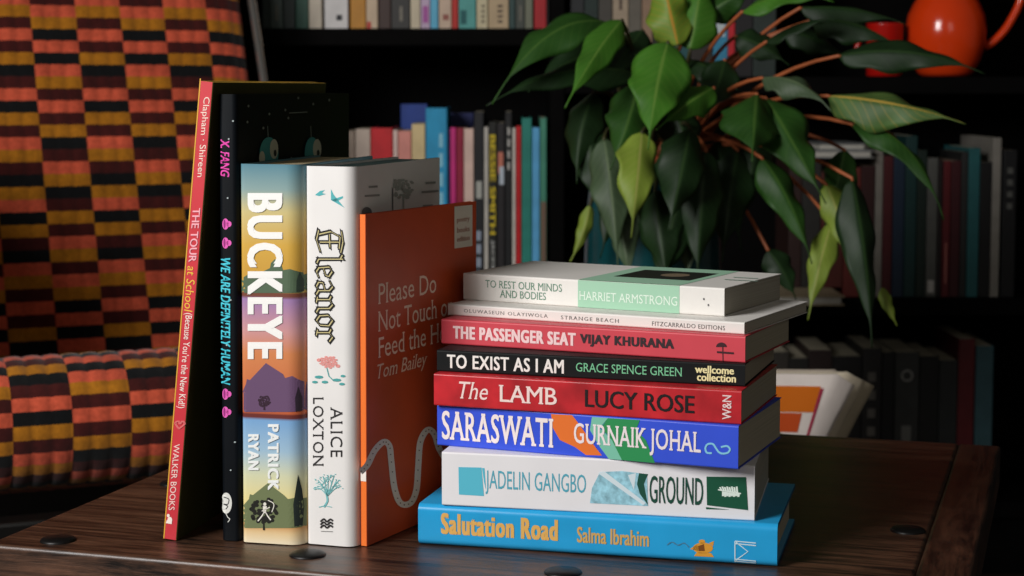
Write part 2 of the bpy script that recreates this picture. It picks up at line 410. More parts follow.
b.art('dark_sliver', [[(639, 473), (648, 474), (644, 484), (648, 505), (640, 494), (637, 484)]], (24, 78, 62))
b.line('title', 'GROUND', 649.5, 703, .24, .74, (24, 74, 58), 490, bold=.006)
b.art('green_block', [[(706.5, 476.5), (746, 477), (748, 510), (707, 505)], [(706, 507), (730, 509.5), (706, 509)]], (20, 82, 58))
b.art('fern_emblem', [q for k in range(8) for q in ([(721+k*2.2, 490.5+k*.35), (719+k*2.4, 487-(k % 2)*.6), (720.8+k*2.4, 487-(k % 2)*.6), (723+k*2.2, 491+k*.35)], [(722+k*2.2, 491+k*.35), (722+k*2.2, 496+(k % 2)*.7), (724+k*2.2, 496+(k % 2)*.7), (724.4+k*2.2, 491.5+k*.35)])] + stroke([(718, 489.5), (741, 493.5)], 1.2), (225, 238, 228))
b = stack('royal blue paperback with an orange swirl, between the thick white and red books', (-.0495, 1.1771), (.1402, 1.1002), .0275, .112, cov((52, 82, 212), .4), pages=(196, 188, 166))
b.art('orange_swirl', [[(551, 414), (572, 415), (580, 425), (590, 440), (602, 455.5), (586, 455), (575, 447), (560, 440), (553, 428)]], (226, 112, 40))
b.art('pale_green_swirl', [[(592, 417), (608, 418), (600, 428), (612, 440), (622, 460), (609, 459), (600, 447), (590, 430)]], (120, 190, 165))
b.art('green_swirl', [[(608, 418), (640, 420), (636, 430), (646, 440), (655, 463), (622, 460), (612, 440), (601, 428)]], (40, 140, 80))
b.line('title', 'SARASWATI', 442, 553.5, .16, .86, (240, 226, 224), 432, bold=.022, serif=.05, space=1.08)
b.line('author_name', 'GURNAIK JOHAL', 574, 701, .17, .80, (236, 224, 226), 440, bold=.016, serif=.05, space=1.06)
b.art('snake_emblem', stroke(smooth_line([(712, 453), (707, 452.5), (705.5, 448), (708, 444), (713, 444), (716, 448), (719, 452), (723, 453.5), (728, 452.5), (730, 449), (727, 446), (721, 447)]), 1.9), (130, 196, 222))
b = stack('red paperback lettered in white and black, lying on the royal blue one', (-.0514, 1.1721), (.1422, 1.1036), .0213, .115, mat('printed_cover_red', (186, 34, 42), .36, .5, .3, 45), pages=(186, 178, 158))
b.line('title', 'The', 459, 488, .27, .80, (240, 214, 208), 392, serif=.03, shear=.25)
b.line('title', 'LAMB', 499, 557, .25, .77, (240, 214, 208), 397, bold=.01, serif=.04)
b.line('author_name', 'LUCY ROSE', 585, 694.5, .25, .78, (24, 14, 16), 402, bold=.018)
g, f = glyphs('W&N', bold=.015); b.put('publisher_mark', [(b.hit(731.5, 408)[0] - (b.hit(731.5, 408)[0]-b.hit(722.5, 407)[0])*y, b.TH*(.13+.72*x)) for x, y in g], f, ink((238, 214, 212)))
b = stack('slim black paperback with white capital title in the middle of the stack', (-.0497, 1.181), (.1463, 1.1185), .0143, .113, mat('printed_cover_charcoal', (20, 22, 23), .55, .15, .05, 35), pages=(186, 178, 158))
b.line('title', 'TO EXIST AS I AM', 447, 564, .18, .82, (236, 232, 226), 365, bold=.03, space=1.08)
b.line('author_name', 'GRACE SPENCE GREEN', 576, 682, .32, .72, (120, 196, 150), 371, serif=.03)
b.line('publisher_name', 'wellcome', 695, 734, .52, .86, (236, 226, 170), 372, bold=.035)
b.line('publisher_name', 'collection', 697, 736, .17, .52, (236, 226, 170), 380, bold=.035)
b = stack('pinkish red paperback with heavy pale and dark capitals, under the thin white book', (-.0478, 1.2094), (.1468, 1.1231), .0169, .106, cov((205, 66, 78), .45), pages=(190, 182, 160))
b.line('title', 'THE PASSENGER SEAT', 453, 576, .24, .76, (240, 204, 204), 341, bold=.065, space=1.12)
b.line('author_name', 'VIJAY KHURANA', 580, 674, .26, .74, (50, 36, 40), 346, bold=.06, space=1.12)
b.art('umbrella_emblem', [ell(721.5, 347, 5.4, 4.6, 14, math.pi, 2*math.pi), [(717, 351), (734, 352.3), (734, 354.3), (717, 353)], [(722.2, 345), (723.3, 345), (723.5, 361), (722.6, 361)]], (58, 24, 30))
b = stack('thin white paperback, second from the top of the stack, small grey lettering', (-.0441, 1.2301), (.1471, 1.1309), .0078, .127, cov((226, 222, 216), .5, .02), pages=(200, 194, 178))
b.line('author_name', 'OLUWASEUN OLAYIWOLA', 464, 548, .34, .64, (96, 92, 90), 317, serif=.03, space=1.25)
b.line('title', 'STRANGE BEACH', 561, 619, .30, .62, (96, 92, 90), 319, serif=.03, space=1.25)
b.line('publisher_name', 'FITZCARRALDO EDITIONS', 652, 725, .26, .62, (96, 92, 90), 324, serif=.03, space=1.1)
b = stack('white paperback with a pale green band, topmost of the stack', (-.0341, 1.2539), (.1376, 1.1588), .0187, .104, cov((226, 222, 216), .5, .02), pages=(170, 164, 150))
xa, xb = b.hit(578, 294)[0], b.hit(679.5, 300)[0]
b.put('green_band', [(xa, .0002), (xb, .0002), (xb, b.TH-.0002), (xa, b.TH-.0002)], [(0, 1, 2, 3)], ink((158, 200, 172)))
b.put('green_band', [(xa, 0), (xb, 0), (xb, b.W), (xa, b.W)], [(0, 1, 2, 3)], ink((158, 200, 172)), 'front')
b.put('printed_photo', [(xa+.012, .030), (xb-.006, .030), (xb-.006, .082), (xa+.012, .082)], [(0, 1, 2, 3)], ink((30, 30, 28)), 'front')
b.put('printed_figure', ell(xa+.046, .058, .010, .011), [tuple(range(20))], ink((120, 104, 84)), 'front')
b.line('title', 'TO REST OUR MINDS', 485.5, 562, .52, .80, (104, 140, 120), 283, serif=.03)
b.line('title', 'AND BODIES', 500, 546, .18, .46, (104, 140, 120), 291, serif=.03)
b.line('author_name', 'HARRIET ARMSTRONG', 579.5, 677.5, .28, .60, (222, 236, 222), 296, serif=.03)
b.art('publisher_mark', [ell(704, 299, .8, 1.2, 8), ell(708.5, 305, .8, 1.2, 8)], (90, 90, 90))
for k in range(2):
    b.put('cover_lettering', [(xb+.012, .046+.016*k), (xb+.036-.006*k, .046+.016*k), (xb+.036-.006*k, .049+.016*k), (xb+.012, .049+.016*k)], [(0, 1, 2, 3)], ink((150, 176, 160)), 'front')

# ---- the five standing books
RED = mat('printed_cover_pinkred', (203, 52, 62), .42, .4, .06, 40); OLIVE = mat('printed_cover_olive', (70, 66, 30), .5, .3, .1, 30)
MB = standing((-.2218, 1.1698, .0004), 12, 5.75, True, .0096)
b = Book('tall slim red picture book leaning against the black one, leftmost of the standing books', MB, .3035, .235, .0096, OLIVE, hard=True, rc=.001, spine=RED, pages=(120, 112, 60), boards=mat('yellow_board_edge', (206, 160, 60), .5))
b.put('spine_edge', [(-.305, .00005), (0, .00005), (0, .0008), (-.305, .0008)], [(0, 1, 2, 3)], ink((226, 170, 60)))
LN = -.0815
def rd(name, t, y0, y1, xc, hw, rgb, **k): b.down(name, t, y0, y1, xc-hw, xc+hw, rgb, lean=LN, **k)
rd('author_name', 'Clapham \u00b7 Shireen', 97, 177, 206, 4, (244, 220, 205), bold=.0)
rd('title', 'THE TOUR', 208, 262, 196.8, 3.8, (244, 176, 186), bold=.02)
rd('title', 'at School', 266, 312, 192, 4.2, (236, 190, 70), shear=.2)
rd('title', '(Because You\u2019re the New Kid!)', 313, 408, 188.2, 4.4, (246, 232, 222), shear=.1)
rd('publisher_name', 'WALKER BOOKS', 444, 510, 177, 3, (246, 214, 206))
b.art('heart_emblem', sum([stroke(smooth_line([(178+dx, 428), (175+dx, 423), (178+dx, 421), (179.5+dx, 424), (182+dx, 421), (184+dx, 424), (178+dx, 429)]), .9) for dx in (0, 1.2)], []), (222, 110, 110))
b.art('bear_emblem', [ell(170, 520, 2.4, 3.4, 10), ell(168.5, 515.5, 1.5, 1.8, 8), [(167, 520), (172, 521), (172, 524), (166, 523)]], (246, 230, 220))

BLK = mat('printed_cover_black', (8, 12, 17), .5, .14, .2, 35)
b = Book('tall black picture book with a starry cover, second of the standing books', standing((-.1922, 1.1698, .0006), 12, .35), .2942, .245, .0128, BLK, hard=True, rc=.0035, pages=(70, 66, 56))
def dn(name, t, y0, y1, x0, x1, rgb, **k): b.down(name, t, y0, y1, x0, x1, rgb, **k)
dn('author_name', 'X. FANG', 139, 177, 220.5, 229.5, (226, 70, 170), bold=.03, shear=.25)
for yy in (224, 243, 394, 412):
    b.art('saucer', [ell(225.6, yy, 3.2, 5.6, 14), ell(229, yy, 2.6, 3, 12)], (232, 96, 186)); b.art('saucer_rim', [ell(224.6, yy, 1.1, 4.6, 10)], (150, 40, 120))
dn('title', 'WE ARE DEFINITELY HUMAN', 258, 385, 221, 230.5, (70, 196, 214), bold=.03, shear=.25)
b.art('publisher_mark', [ell(226.5, 503, 5.6, 10.5, 24)], (222, 222, 216)); b.art('publisher_mark', stroke(smooth_line([(226, 513), (228, 517), (230, 519), (228, 522)]), .8), (222, 222, 216))
b.art('publisher_initial', stroke(smooth_line([(224, 497), (229, 499), (228, 504), (224, 504), (228, 506), (226, 509)]), .9), (40, 40, 44))
for (x, y) in [(229, 139), (233, 121), (231, 300), (235, 442), (231, 470), (227, 345), (228, 198)]: b.art('star', [ell(x, y, .9, .9, 6)], (170, 180, 180))
for cx in (268, 311):
    b.art('eye', [ell(cx, 154, 9.5 if cx < 300 else 7.5, 17)], (64, 150, 148), 'front')
    b.art('eye_white', [ell(cx+5, 149, 4.2, 10, 16)] + ([ell(cx-7, 158, 3, 7, 12)] if cx < 300 else []), (196, 196, 172), 'front')
    b.art('eye_pupil', [ell(cx+6, 153, 1.5, 3.5, 10)], (30, 40, 40), 'front')
    b.art('antenna', stroke([(cx-1, 137), (cx-1.5, 126)], .8), (110, 120, 116), 'front')
b.art('star', [ell(x, y, 1, 1.4, 6) for x, y in ((284, 110), (312, 104), (287, 118), (247, 106), (246, 122), (268, 114), (262, 128), (328, 100), (297, 98), (290, 158), (300, 160))] + stroke([(288, 113), (306, 112)], 1), (128, 134, 128), 'front')

# Buckeye: four printed landscapes down a rounded spine
def by(Y): return -.2491 + (Y-165)/(544-165)*.2491
STOPS = [(165, (84, 132, 148)), (190, (138, 164, 162)), (212, (206, 190, 130)), (245, (212, 168, 72)), (275, (204, 156, 64)), (291, (190, 160, 80)), (292, (120, 70, 55)), (296, (120, 70, 55)), (298, (160, 126, 176)), (330, (206, 150, 150)), (352, (214, 134, 84)), (412, (200, 100, 60)), (413, (110, 50, 45)), (417, (110, 50, 45)), (419, (122, 168, 214)), (450, (160, 192, 214)), (475, (214, 216, 180)), (500, (234, 218, 150)), (522, (226, 190, 120)), (526, (206, 150, 90)), (533, (226, 196, 146)), (544, (236, 222, 190))]
BU = ramp_mat('printed_landscape', 'X', [(by(y), c) for y, c in STOPS], .4)
b = Book('thick hardback with four sunset landscapes down its rounded spine, white capital title', standing((-.1776, 1.1645, .0008), 12.5, .35), .2491, .155, .0425, BU, hard=True, rc=.0105, rl=.003, ov=.0012, pages=(196, 178, 140), boards=mat('board_edge', (40, 60, 62), .5))
GR, PU = (78, 98, 70), (104, 76, 108)
XL, XR = 241, 303
b.art('green_hills', [[(XL, 279), (247, 275), (255, 271), (262, 272), (270, 268), (271, 263), (275, 259), (281, 263), (283, 270), (290, 269), (300, 273), (XR, 274), (XR, 293), (XL, 293)]], (84, 104, 80))
b.art('purple_house', [[(XL, 395), (246, 384), (247, 379), (250, 380), (266, 363), (283, 374), (285, 378), (292, 376), (XR, 384), (XR, 412), (XL, 412)]], PU)
b.art('green_house', [[(XL, 508), (249, 499), (250, 494), (253, 495), (268, 483), (284, 495), (288, 499), (294, 498), (XR, 500), (XR, 528), (XL, 528)]], (112, 122, 84))
b.art('cypress', [[(294, 527), (293, 505), (295, 490), (297, 475), (300, 490), (301.5, 508), (300.5, 527)]], (38, 46, 44)); b.art('cypress', [[(295, 412), (294.5, 398), (297, 387), (300, 398), (300, 412)]], (52, 40, 52))
b.art('cypress', [[(295.5, 292), (295.5, 281), (298, 272), (301, 281), (301, 292)]], (52, 66, 56))
def tree(x, y0, r, rgb):
    pol = [[(x-1, y0), (x+1, y0), (x+.6, y0-r), (x-.6, y0-r)]]
    for k in range(70):
        a = random.uniform(0, 6.28); q = r*math.sqrt(random.random()); pol.append(ell(x+q*math.cos(a), y0-r*1.45+q*1.0*math.sin(a), r*.17, r*.15, 6))
    b.art('printed_tree', pol, rgb, sub=False)
tree(264.5, 410, 6, (54, 32, 48)); tree(264, 530, 13, (30, 30, 24))
b.art('archer_emblem', stroke([(258, 521), (262, 516), (265, 511), (268, 516), (271, 520)], 1.2) + stroke([(262, 511), (270, 507)], .9) + stroke(smooth_line([(268, 500), (274, 504), (272, 512)]), .8) + [ell(265, 504, 1.6, 1.8, 8), [(263, 506), (267, 506), (266, 513), (263.5, 513)]], (236, 232, 220))
b.down('title', 'BUCKEYE', 193, 359, 247.5, 283, (246, 244, 240), bold=.05, space=1.2)
b.down('author_name', 'PATRICK', 424, 490, 268, 279, (238, 240, 238), bold=.05, space=1.15)
b.down('author_name', 'RYAN', 434, 470, 248.5, 259, (238, 240, 238), bold=.05, space=1.15)

# Eleanor
WH = cov((232, 229, 226), .42, .02)
b = Book('white hardback with black blackletter title and small teal and pink printed emblems', standing((-.1345, 1.1605, .0008), 17, .35), .2479, .163, .0345, WH, hard=True, rc=.0085, rl=.0025, ov=.002, pages=(40, 58, 54), boards=mat('green_board_edge', (24, 46, 42), .5), top_edge=mat('dark_green_top_edge', (20, 44, 42), .6))
TE = (84, 176, 180)
b.art('bird_emblem', [[(331, 189), (334, 195), (343, 206), (345, 208), (338, 204), (331, 200)], [(331, 200), (337, 198), (343, 196), (343, 198), (336, 202)], [(315, 195), (320, 191), (325, 190), (322, 193), (326, 194), (319, 196)]], TE)
def black_letter():
    """broad-nib strokes; em box per letter, pen held at about 40 degrees"""
    L_ = {'E': (.95, [[(.2, .12), (.1, .55), (.3, .9), (.75, .86)], [(.1, .95), (.5, 1.0), (.9, .92)], [(.2, .5), (.7, .52)], [(.05, .1), (.4, .02), (.85, .16)], [(.5, .15), (.5, .85)]]),
          'l': (.38, [[(.05, .98), (.2, .9)], [(.2, 1.0), (.2, .1), (.34, .04)]]),
          'e': (.58, [[(.15, .1), (.12, .5), (.3, .6)], [(.3, .6), (.48, .48), (.44, .36), (.18, .28)], [(.14, .12), (.3, .02), (.5, .1)]]),
          'a': (.62, [[(.1, .52), (.3, .62), (.44, .5), (.44, .1), (.58, .02)], [(.42, .34), (.14, .26), (.12, .1), (.28, .02), (.44, .12)]]),
          'n': (.66, [[(.04, .56), (.16, .5), (.16, .04)], [(.16, .5), (.36, .62), (.5, .5), (.5, .1), (.64, .02)], [(.06, .06), (.26, .02)]]),
          'o': (.6, [[(.3, .62), (.1, .46), (.12, .14), (.3, .02)], [(.3, .62), (.5, .48), (.48, .16), (.3, .02)]]),
          'r': (.52, [[(.04, .56), (.16, .5), (.16, .04)], [(.16, .48), (.34, .62), (.5, .5)], [(.06, .06), (.26, .02)]])}
    x = 0; black, gold = [], []
    def nib(pts, wd, th):
        a = math.radians(38); c, s = math.cos(a)*wd/2, math.sin(a)*wd/2; out = []
        for p, q in zip(pts, pts[1:]):
            dx, dy = q[0]-p[0], q[1]-p[1]; l = math.hypot(dx, dy) or 1; ex, ey = dx/l*th, dy/l*th
            P0, P1 = (p[0]-ex, p[1]-ey), (q[0]+ex, q[1]+ey)
            out.append([(P0[0]-c, P0[1]-s), (P1[0]-c, P1[1]-s), (P1[0]+c, P1[1]+s), (P0[0]+c, P0[1]+s)])
            nx, ny = -dy/l*th*.8, dx/l*th*.8
            out.append([(P0[0]-nx, P0[1]-ny), (P1[0]-nx, P1[1]-ny), (P1[0]+nx, P1[1]+ny), (P0[0]+nx, P0[1]+ny)])
        return out
    for ch in 'Eleanor':
        wd, st = L_[ch]
        for q in st:
            q = [(x+p[0], p[1]) for p in q]; black += nib(q, .20, .055); gold += nib(q, .045, .004)
        x += wd
    return black, gold, x
bl, go, wid = black_letter()
PX = lambda p: (316+(343-316)*p[1], 229+(342-229)*p[0]/wid)
b.art('title', [[PX(p) for p in q] for q in bl], (24, 22, 22), sub=False); b.art('title_inline', [[PX(p) for p in q] for q in go], (206, 192, 136), sub=False)
b.art('flower_emblem', [ell(329+9*math.cos(k*2.4)*math.sqrt(k/34), 362+6*math.sin(k*2.4)*math.sqrt(k/34), 1.7, 1.0, 7) for k in range(34)] + [ell(338, 366, 2.4, 1.8, 8), ell(319, 360, 2.4, 1.8, 8)], (226, 150, 144))
b.art('leaf_emblem', stroke([(327, 368), (329, 376), (334, 381)], 1) + [ell(319, 377, 4.5, 1.6, 8), ell(315, 382, 3, 1.4, 8), ell(337, 380, 4.5, 1.6, 8), ell(342, 384, 3, 1.4, 8), ell(325, 382, 3.4, 1.5, 8), ell(343, 376, 2.5, 1.3, 8)], (78, 160, 158))
b.down('author_name', 'ALICE', 407, 457, 330.5, 342.5, (44, 42, 42), serif=.04, space=1.15)
b.down('author_name', 'LOXTON', 397, 466, 313, 323.5, (44, 42, 42), serif=.04, space=1.15)
tw = stroke(smooth_line([(324, 507), (327.5, 501), (327, 495), (328, 489)]), 1.9) + stroke([(319, 507), (325, 505.5), (332, 507)], .7)
for dx, dy in ((-13, -2), (-10, -9), (-5, -13), (0, -14), (6, -13), (11, -9), (13, -3), (8, -5), (-7, -5)):
    tw += stroke(smooth_line([(327.5, 496), (328+dx*.5, 490+dy*.35), (328+dx, 489+dy)]), .8)
    tw += stroke([(328+dx*.6, 490+dy*.55), (328+dx*.5+3, 489+dy*1.05)], .55) + stroke([(328+dx*.6, 490+dy*.5), (328+dx*.9-3, 490+dy*.8)], .55)
    for k in range(4): tw.append(ell(328+dx+random.uniform(-3, 3), 489+dy+random.uniform(-2, 2.5), .8, .5, 6))
b.art('tree_emblem', tw, (120, 188, 190))
b.art('publisher_mark', sum([stroke(smooth_line([(320.5, y), (324, y-2.6), (327, y), (330.5, y-2.4), (333, y-.6)]), 1.7) for y in (521.5, 524.6, 527.7)], []), (36, 34, 34))
b.art('publisher_mark', stroke([(321, 531), (333, 531.4)], .7), (150, 148, 146))
b.art('printed_tree', stroke([(403, 216), (403, 196)], 1.6) + [ell(403+random.uniform(-9, 9), 189+random.uniform(-9, 9), 1.8, 1.4, 6) for k in range(70)], (168, 170, 164), 'front')
for x, y, w_ in ((368, 186, 9), (364, 195, 15), (425, 182, 10), (421, 191, 17), (422, 205, 10)): b.art('cover_lettering', [[(x, y), (x+w_, y-w_*.06), (x+w_, y+2-w_*.06), (x, y+2)]], (150, 150, 146), 'front')
b.art('printed_flourish', [ell(366, 212, 5, 5, 14)] + stroke([(392, 188), (392, 212)], 1), (110, 110, 114), 'front')

# Please Do Not Touch
OR = mat('printed_cover_orange', (200, 78, 36), .45, .4, .06, 30)
b = Book('slim orange paperback standing right of the white hardback, its front cover turned to view', standing((-.0989, 1.1562, .0005), 26.5, .2), .2172, .153, .0047, OR, rc=.0006, spine=mat('printed_cover_orange_spine', (236, 116, 42), .45), pages=(200, 190, 170))
TC = (250, 226, 208)
b.front('title', 'Please Do', (378, 304), (436, 293), .0135, TC, serif=.035)
b.front('title', 'Not Touch or', (378, 330), (452, 316.5), .0135, TC, serif=.035)
b.front('title', 'Feed the Horses', (378, 356), (466, 337.5), .0135, TC, serif=.035)
b.front('author_name', 'Tom Bailey', (377, 383), (427, 370), .0125, (246, 214, 194), serif=.03, shear=.25)
sn = smooth_line([(360, 472), (367, 465), (374, 451), (383, 442), (389, 446), (391, 462), (394, 487), (400, 503), (410, 503), (416, 490), (418, 465), (420, 442), (427, 430), (434, 434), (439, 449), (446, 458), (455, 452), (462, 436)], 5)
b.art('winding_road', stroke(sn, 6.2), (232, 224, 214), 'front')
b.art('road_lettering', [ell(x, y, .8, .7, 5) for k, (x, y) in enumerate(sn) if k % 2], (110, 84, 70), 'front')
b.put('road_end', [(-.05, .0003), (-.05, b.TH-.0003), (-.043, b.TH-.0003), (-.043, .0003)], [(0, 1, 2, 3)], ink((232, 224, 216)))
def fl_(y0, x0): return [(x0, y0)]
b.art('sticker', [[(454, 206.5), (472, 204.8), (472, 246), (454, 248.5)]], (226, 216, 200), 'front')
for k, t in enumerate(('poetry', 'books', 'edition')):
    b.front('sticker_lettering', t, (456.5, 224+k*9), (469, 222+k*9), .0038, (176, 120, 100), bold=.01)

# ------------------------------------------------------------------ woven cloth for the armchair
def cloth(name, rgb):
    m = bpy.data.materials.new(name); m.use_nodes = True; nt = m.node_tree; b = nt.nodes['Principled BSDF']; N = nt.nodes.new; L = nt.links.new
    b.inputs['Roughness'].default_value = .95; b.inputs['Specular IOR Level'].default_value = .1; b.inputs['Sheen Weight'].default_value = .15
    tc = N('ShaderNodeTexCoord'); n = N('ShaderNodeTexNoise'); n.inputs['Scale'].default_value = 220; n.inputs['Detail'].default_value = 3; L(tc.outputs['Object'], n.inputs['Vector'])
    n2 = N('ShaderNodeTexNoise'); n2.inputs['Scale'].default_value = 30; L(tc.outputs['Object'], n2.inputs['Vector'])
    ad = N('ShaderNodeMath'); ad.operation = 'ADD'; L(n.outputs[0], ad.inputs[0]); L(n2.outputs[0], ad.inputs[1])
    r = N('ShaderNodeValToRGB'); c = lin(rgb); r.color_ramp.elements[0].position = .35; r.color_ramp.elements[1].position = .7
    mr = N('ShaderNodeMath'); mr.operation = 'MULTIPLY'; mr.inputs[1].default_value = .5; L(ad.outputs[0], mr.inputs[0])
    r.color_ramp.elements[0].color = (*[v*.7 for v in c], 1); r.color_ramp.elements[1].color = (*[v*1.2 for v in c], 1)
    L(mr.outputs[0], r.inputs[0]); L(r.outputs[0], b.inputs[0])
    bp = N('ShaderNodeBump'); bp.inputs['Strength'].default_value = .5; bp.inputs['Distance'].default_value = .0008; L(n.outputs[0], bp.inputs['Height']); L(bp.outputs[0], b.inputs['Normal'])
    return m
CL = [cloth('coral_wool', (202, 86, 60)), cloth('mustard_wool', (170, 108, 26)), cloth('black_wool', (18, 19, 20)), cloth('maroon_wool', (66, 24, 22))]
CI = {'P': 0, 'M': 1, 'K': 2, 'R': 3}
PA = 'RPMKPKPMRPRMKRPMKRMRPMRPMKPKPM'; PB = 'PMRPRMKRPKMRPMRKMPKMRKPMRPRMKR'
def make_chair():
    wv = Vector((math.cos(math.radians(23)), math.sin(math.radians(23)), 0)); fv = Vector((math.sin(math.radians(23)), -math.cos(math.radians(23)), 0))
    rc = math.radians(22); uv = Vector((-fv.x*math.sin(rc), -fv.y*math.sin(rc), math.cos(rc)))
    P0 = Vector((-.53, 2.3, T0-.060)); ROW = .0172; CW = .0600; TB = .0045; ROWS = .0143
    t = thing('armchair', (P0.x, P0.y-.2, 0), 'low armchair in woven cloth of coral, mustard, maroon and black blocks', 'armchair'); o = Vector(t.location)
    RIB = [0, .05, .17, .28, .3333, .386, .5, .614, .6667, .72, .83, .95, 1]
    bump = lambda q: .0022*abs(math.sin(math.pi*q*3))**.5
    # back: rows from index -14 (top, out of frame) to 29 + 6 below the seat line
    edges = [TB+CW*k for k in range(-5, 4)] + [.238]
    nor = wv.cross(uv); nor = nor if nor.dot(fv) > 0 else -nor
    v, f, mi = [], [], []
    r0, r1 = -12, 35
    def vert(tt, row, q):
        s = (30-row)*ROW; e = min((tt-edges[0]), (edges[-1]-tt)); puff = .018*(1-math.exp(-max(e, 0)/.02)); topd = (row-r0)*ROW; puff *= (1-math.exp(-topd/.02))
        return P0+wv*tt+uv*s+nor*(puff+bump(q)) - o
    cols = []
    for k in range(len(edges)-1):
        for j in range(len(RIB)-1): cols.append((k, edges[k]+CW*RIB[j], RIB[j]))
    cols = [c for c in cols if c[1] < edges[-1]-.001] + [(len(edges)-2, edges[-1], 0)]
    nr = (r1-r0)*2+1; nc = len(cols)
    for i in range(nr):
        for (k, tt, q) in cols: v.append(vert(tt, r0+i/2, q))
    for i in range(nr-1):
        row = int(math.floor(r0+i/2+1e-6))
        for j in range(nc-1):
            f.append((i*nc+j, i*nc+j+1, (i+1)*nc+j+1, (i+1)*nc+j)); k = cols[j][0]
            mi.append(CI[(PA if (k-5) % 2 == 1 else PB)[row % 30]])
    base = len(v); TK = .075
    for i in range(nr):
        for (k, tt, q) in (cols[0], cols[-1]): v.append(P0+wv*tt+uv*((30-(r0+i/2))*ROW)-nor*TK-o)
    for i in range(nr-1):
        a, b2 = base+2*i, base+2*i+1
        f.append((a, i*nc, (i+1)*nc, a+2)); mi.append(3); f.append((i*nc+nc-1, b2, b2+2, (i+1)*nc+nc-1)); mi.append(3); f.append((a+2, b2+2, b2, a)); mi.append(3)
    f.append(tuple([base, base+1]+[nc-1-j for j in range(nc)])); mi.append(3); f.append(tuple([base+2*nr-1, base+2*nr-2]+[(nr-1)*nc+j for j in range(nc)])); mi.append(3)
    mesh('back_cushion', v, f, CL, t, True, mi)
    # seat: roll of radius .065 in front, top sloping back
    R = .068; til = math.radians(13); depth = .43
    S0 = P0 + fv*.40; S0.z = T0-.052            # centre of the front roll at t = 0
    backv = -fv*math.cos(til) - Vector((0, 0, math.sin(til))); upv = Vector((0, 0, math.cos(til)))-fv*math.sin(til)*1.0
    upv = (upv - backv*upv.dot(backv)).normalized()
    def sv(sr, tt, q):  # sr in rows; 0 at the top of the roll, positive towards the front
        s = sr*ROWS
        if s < 0: p, n = backv*(-s) + upv*R, upv
        else:
            a = s/R
            if a > math.pi: p, n = backv*((a-math.pi)*R)-upv*R, -upv
            else: n = upv*math.cos(a)-backv*math.sin(a); p = n*R
        e = min(tt-SE[0], SE[-1]-tt); pf = -.012*math.exp(-max(e, 0)/.012)
        return S0+wv*tt+p+n*(bump(q)+pf)-o
    SB = TB+.003; SE = [SB+CW*k for k in range(-5, 4)]+[.238]
    cols = []
    for k in range(len(SE)-1):
        for j in range(len(RIB)-1): cols.append((k, SE[k]+CW*RIB[j], RIB[j]))
    cols = [c for c in cols if c[1] < SE[-1]-.001] + [(len(SE)-2, SE[-1], 0)]; nc = len(cols)
    s0, s1 = -25, 38; v, f, mi = [], [], []; nr = (s1-s0)*2+1
    for i in range(nr):
        for (k, tt, q) in cols: v.append(sv(s0+i/2, tt, q))
    for i in range(nr-1):
        row = int(math.floor(s0+i/2+1e-6))
        for j in range(nc-1):
            f.append((i*nc+j, (i+1)*nc+j, (i+1)*nc+j+1, i*nc+j+1)); k = cols[j][0]
            mi.append(CI[(PB if (k-5) % 2 == 1 else PA)[(row+2) % 30]])
    f.append(tuple(i*nc for i in range(nr))); mi.append(3); f.append(tuple(i*nc+nc-1 for i in range(nr-1, -1, -1))); mi.append(3)
    f.append(tuple([j for j in range(nc)]+[(nr-1)*nc+j for j in range(nc-1, -1, -1)])); mi.append(3)
    mesh('seat_cushion', v, f, CL, t, True, mi)
    LQ = mat('black_lacquered_wood', (20, 19, 18), .28, .5)
    # frame
    M = Matrix(((wv.x, -fv.x, 0, 0), (wv.y, -fv.y, 0, 0), (0, 0, 1, 0), (0, 0, 0, 1)))
    def bx(name, lo, hi, bev=.004):
        bm = bmesh.new(); bm_box(bm, lo, hi, bev, 2, Matrix.Translation(P0-o-Vector((0, 0, P0.z))) @ M); return from_bm(name, bm, LQ, t)
    zf = T0-.165
    bx('front_rail', (-.30, -.49, zf-.03), (.25, -.455, zf+.028)); bx('side_rail', (.225, -.455, zf-.03), (.25, .03, zf+.02)); bx('side_rail', (-.30, -.455, zf-.03), (-.275, .03, zf+.02)); bx('back_rail', (-.275, .005, zf-.09), (.225, .03, zf-.02))
    bm = bmesh.new(); bm_box(bm, (-.385, -.44, T0-.19), (-.306, .10, T0+.31), .03, 4, Matrix.Translation(P0-o-Vector((0, 0, P0.z))) @ M); from_bm('shade_panel', bm, CL[3], t, True)  # unseen panel, added to throw shade on the lower back cushion
    for x in (-.30, .212):
        for y in (-.49, -.008): bx('leg', (x, y, .0005), (x+.038, y+.038, zf-.0305))
    for px in (((247, -30), (270, 122)),):
        a, c = at(*px[0], 2.60), at(*px[1], 2.50); d = (c-a).normalized(); e = a + d*((zf-a.z)/d.z)
        a2 = a - d*.12
        PM = mat('polished_dark_metal', (190, 186, 182), .2, .8); PM.node_tree.nodes['Principled BSDF'].inputs['Metallic'].default_value = .9
        bm = bmesh.new(); tube(bm, [a2-o, a-o, c-o, e-o], .0062, 14); from_bm('back_post', bm, PM, t, True)
        sh = wv*(-.60); bm = bmesh.new(); tube(bm, [a2-o+sh, a-o+sh, c-o+sh, e-o+sh], .0062, 14); from_bm('back_post', bm, PM, t, True)
    return t
make_chair()

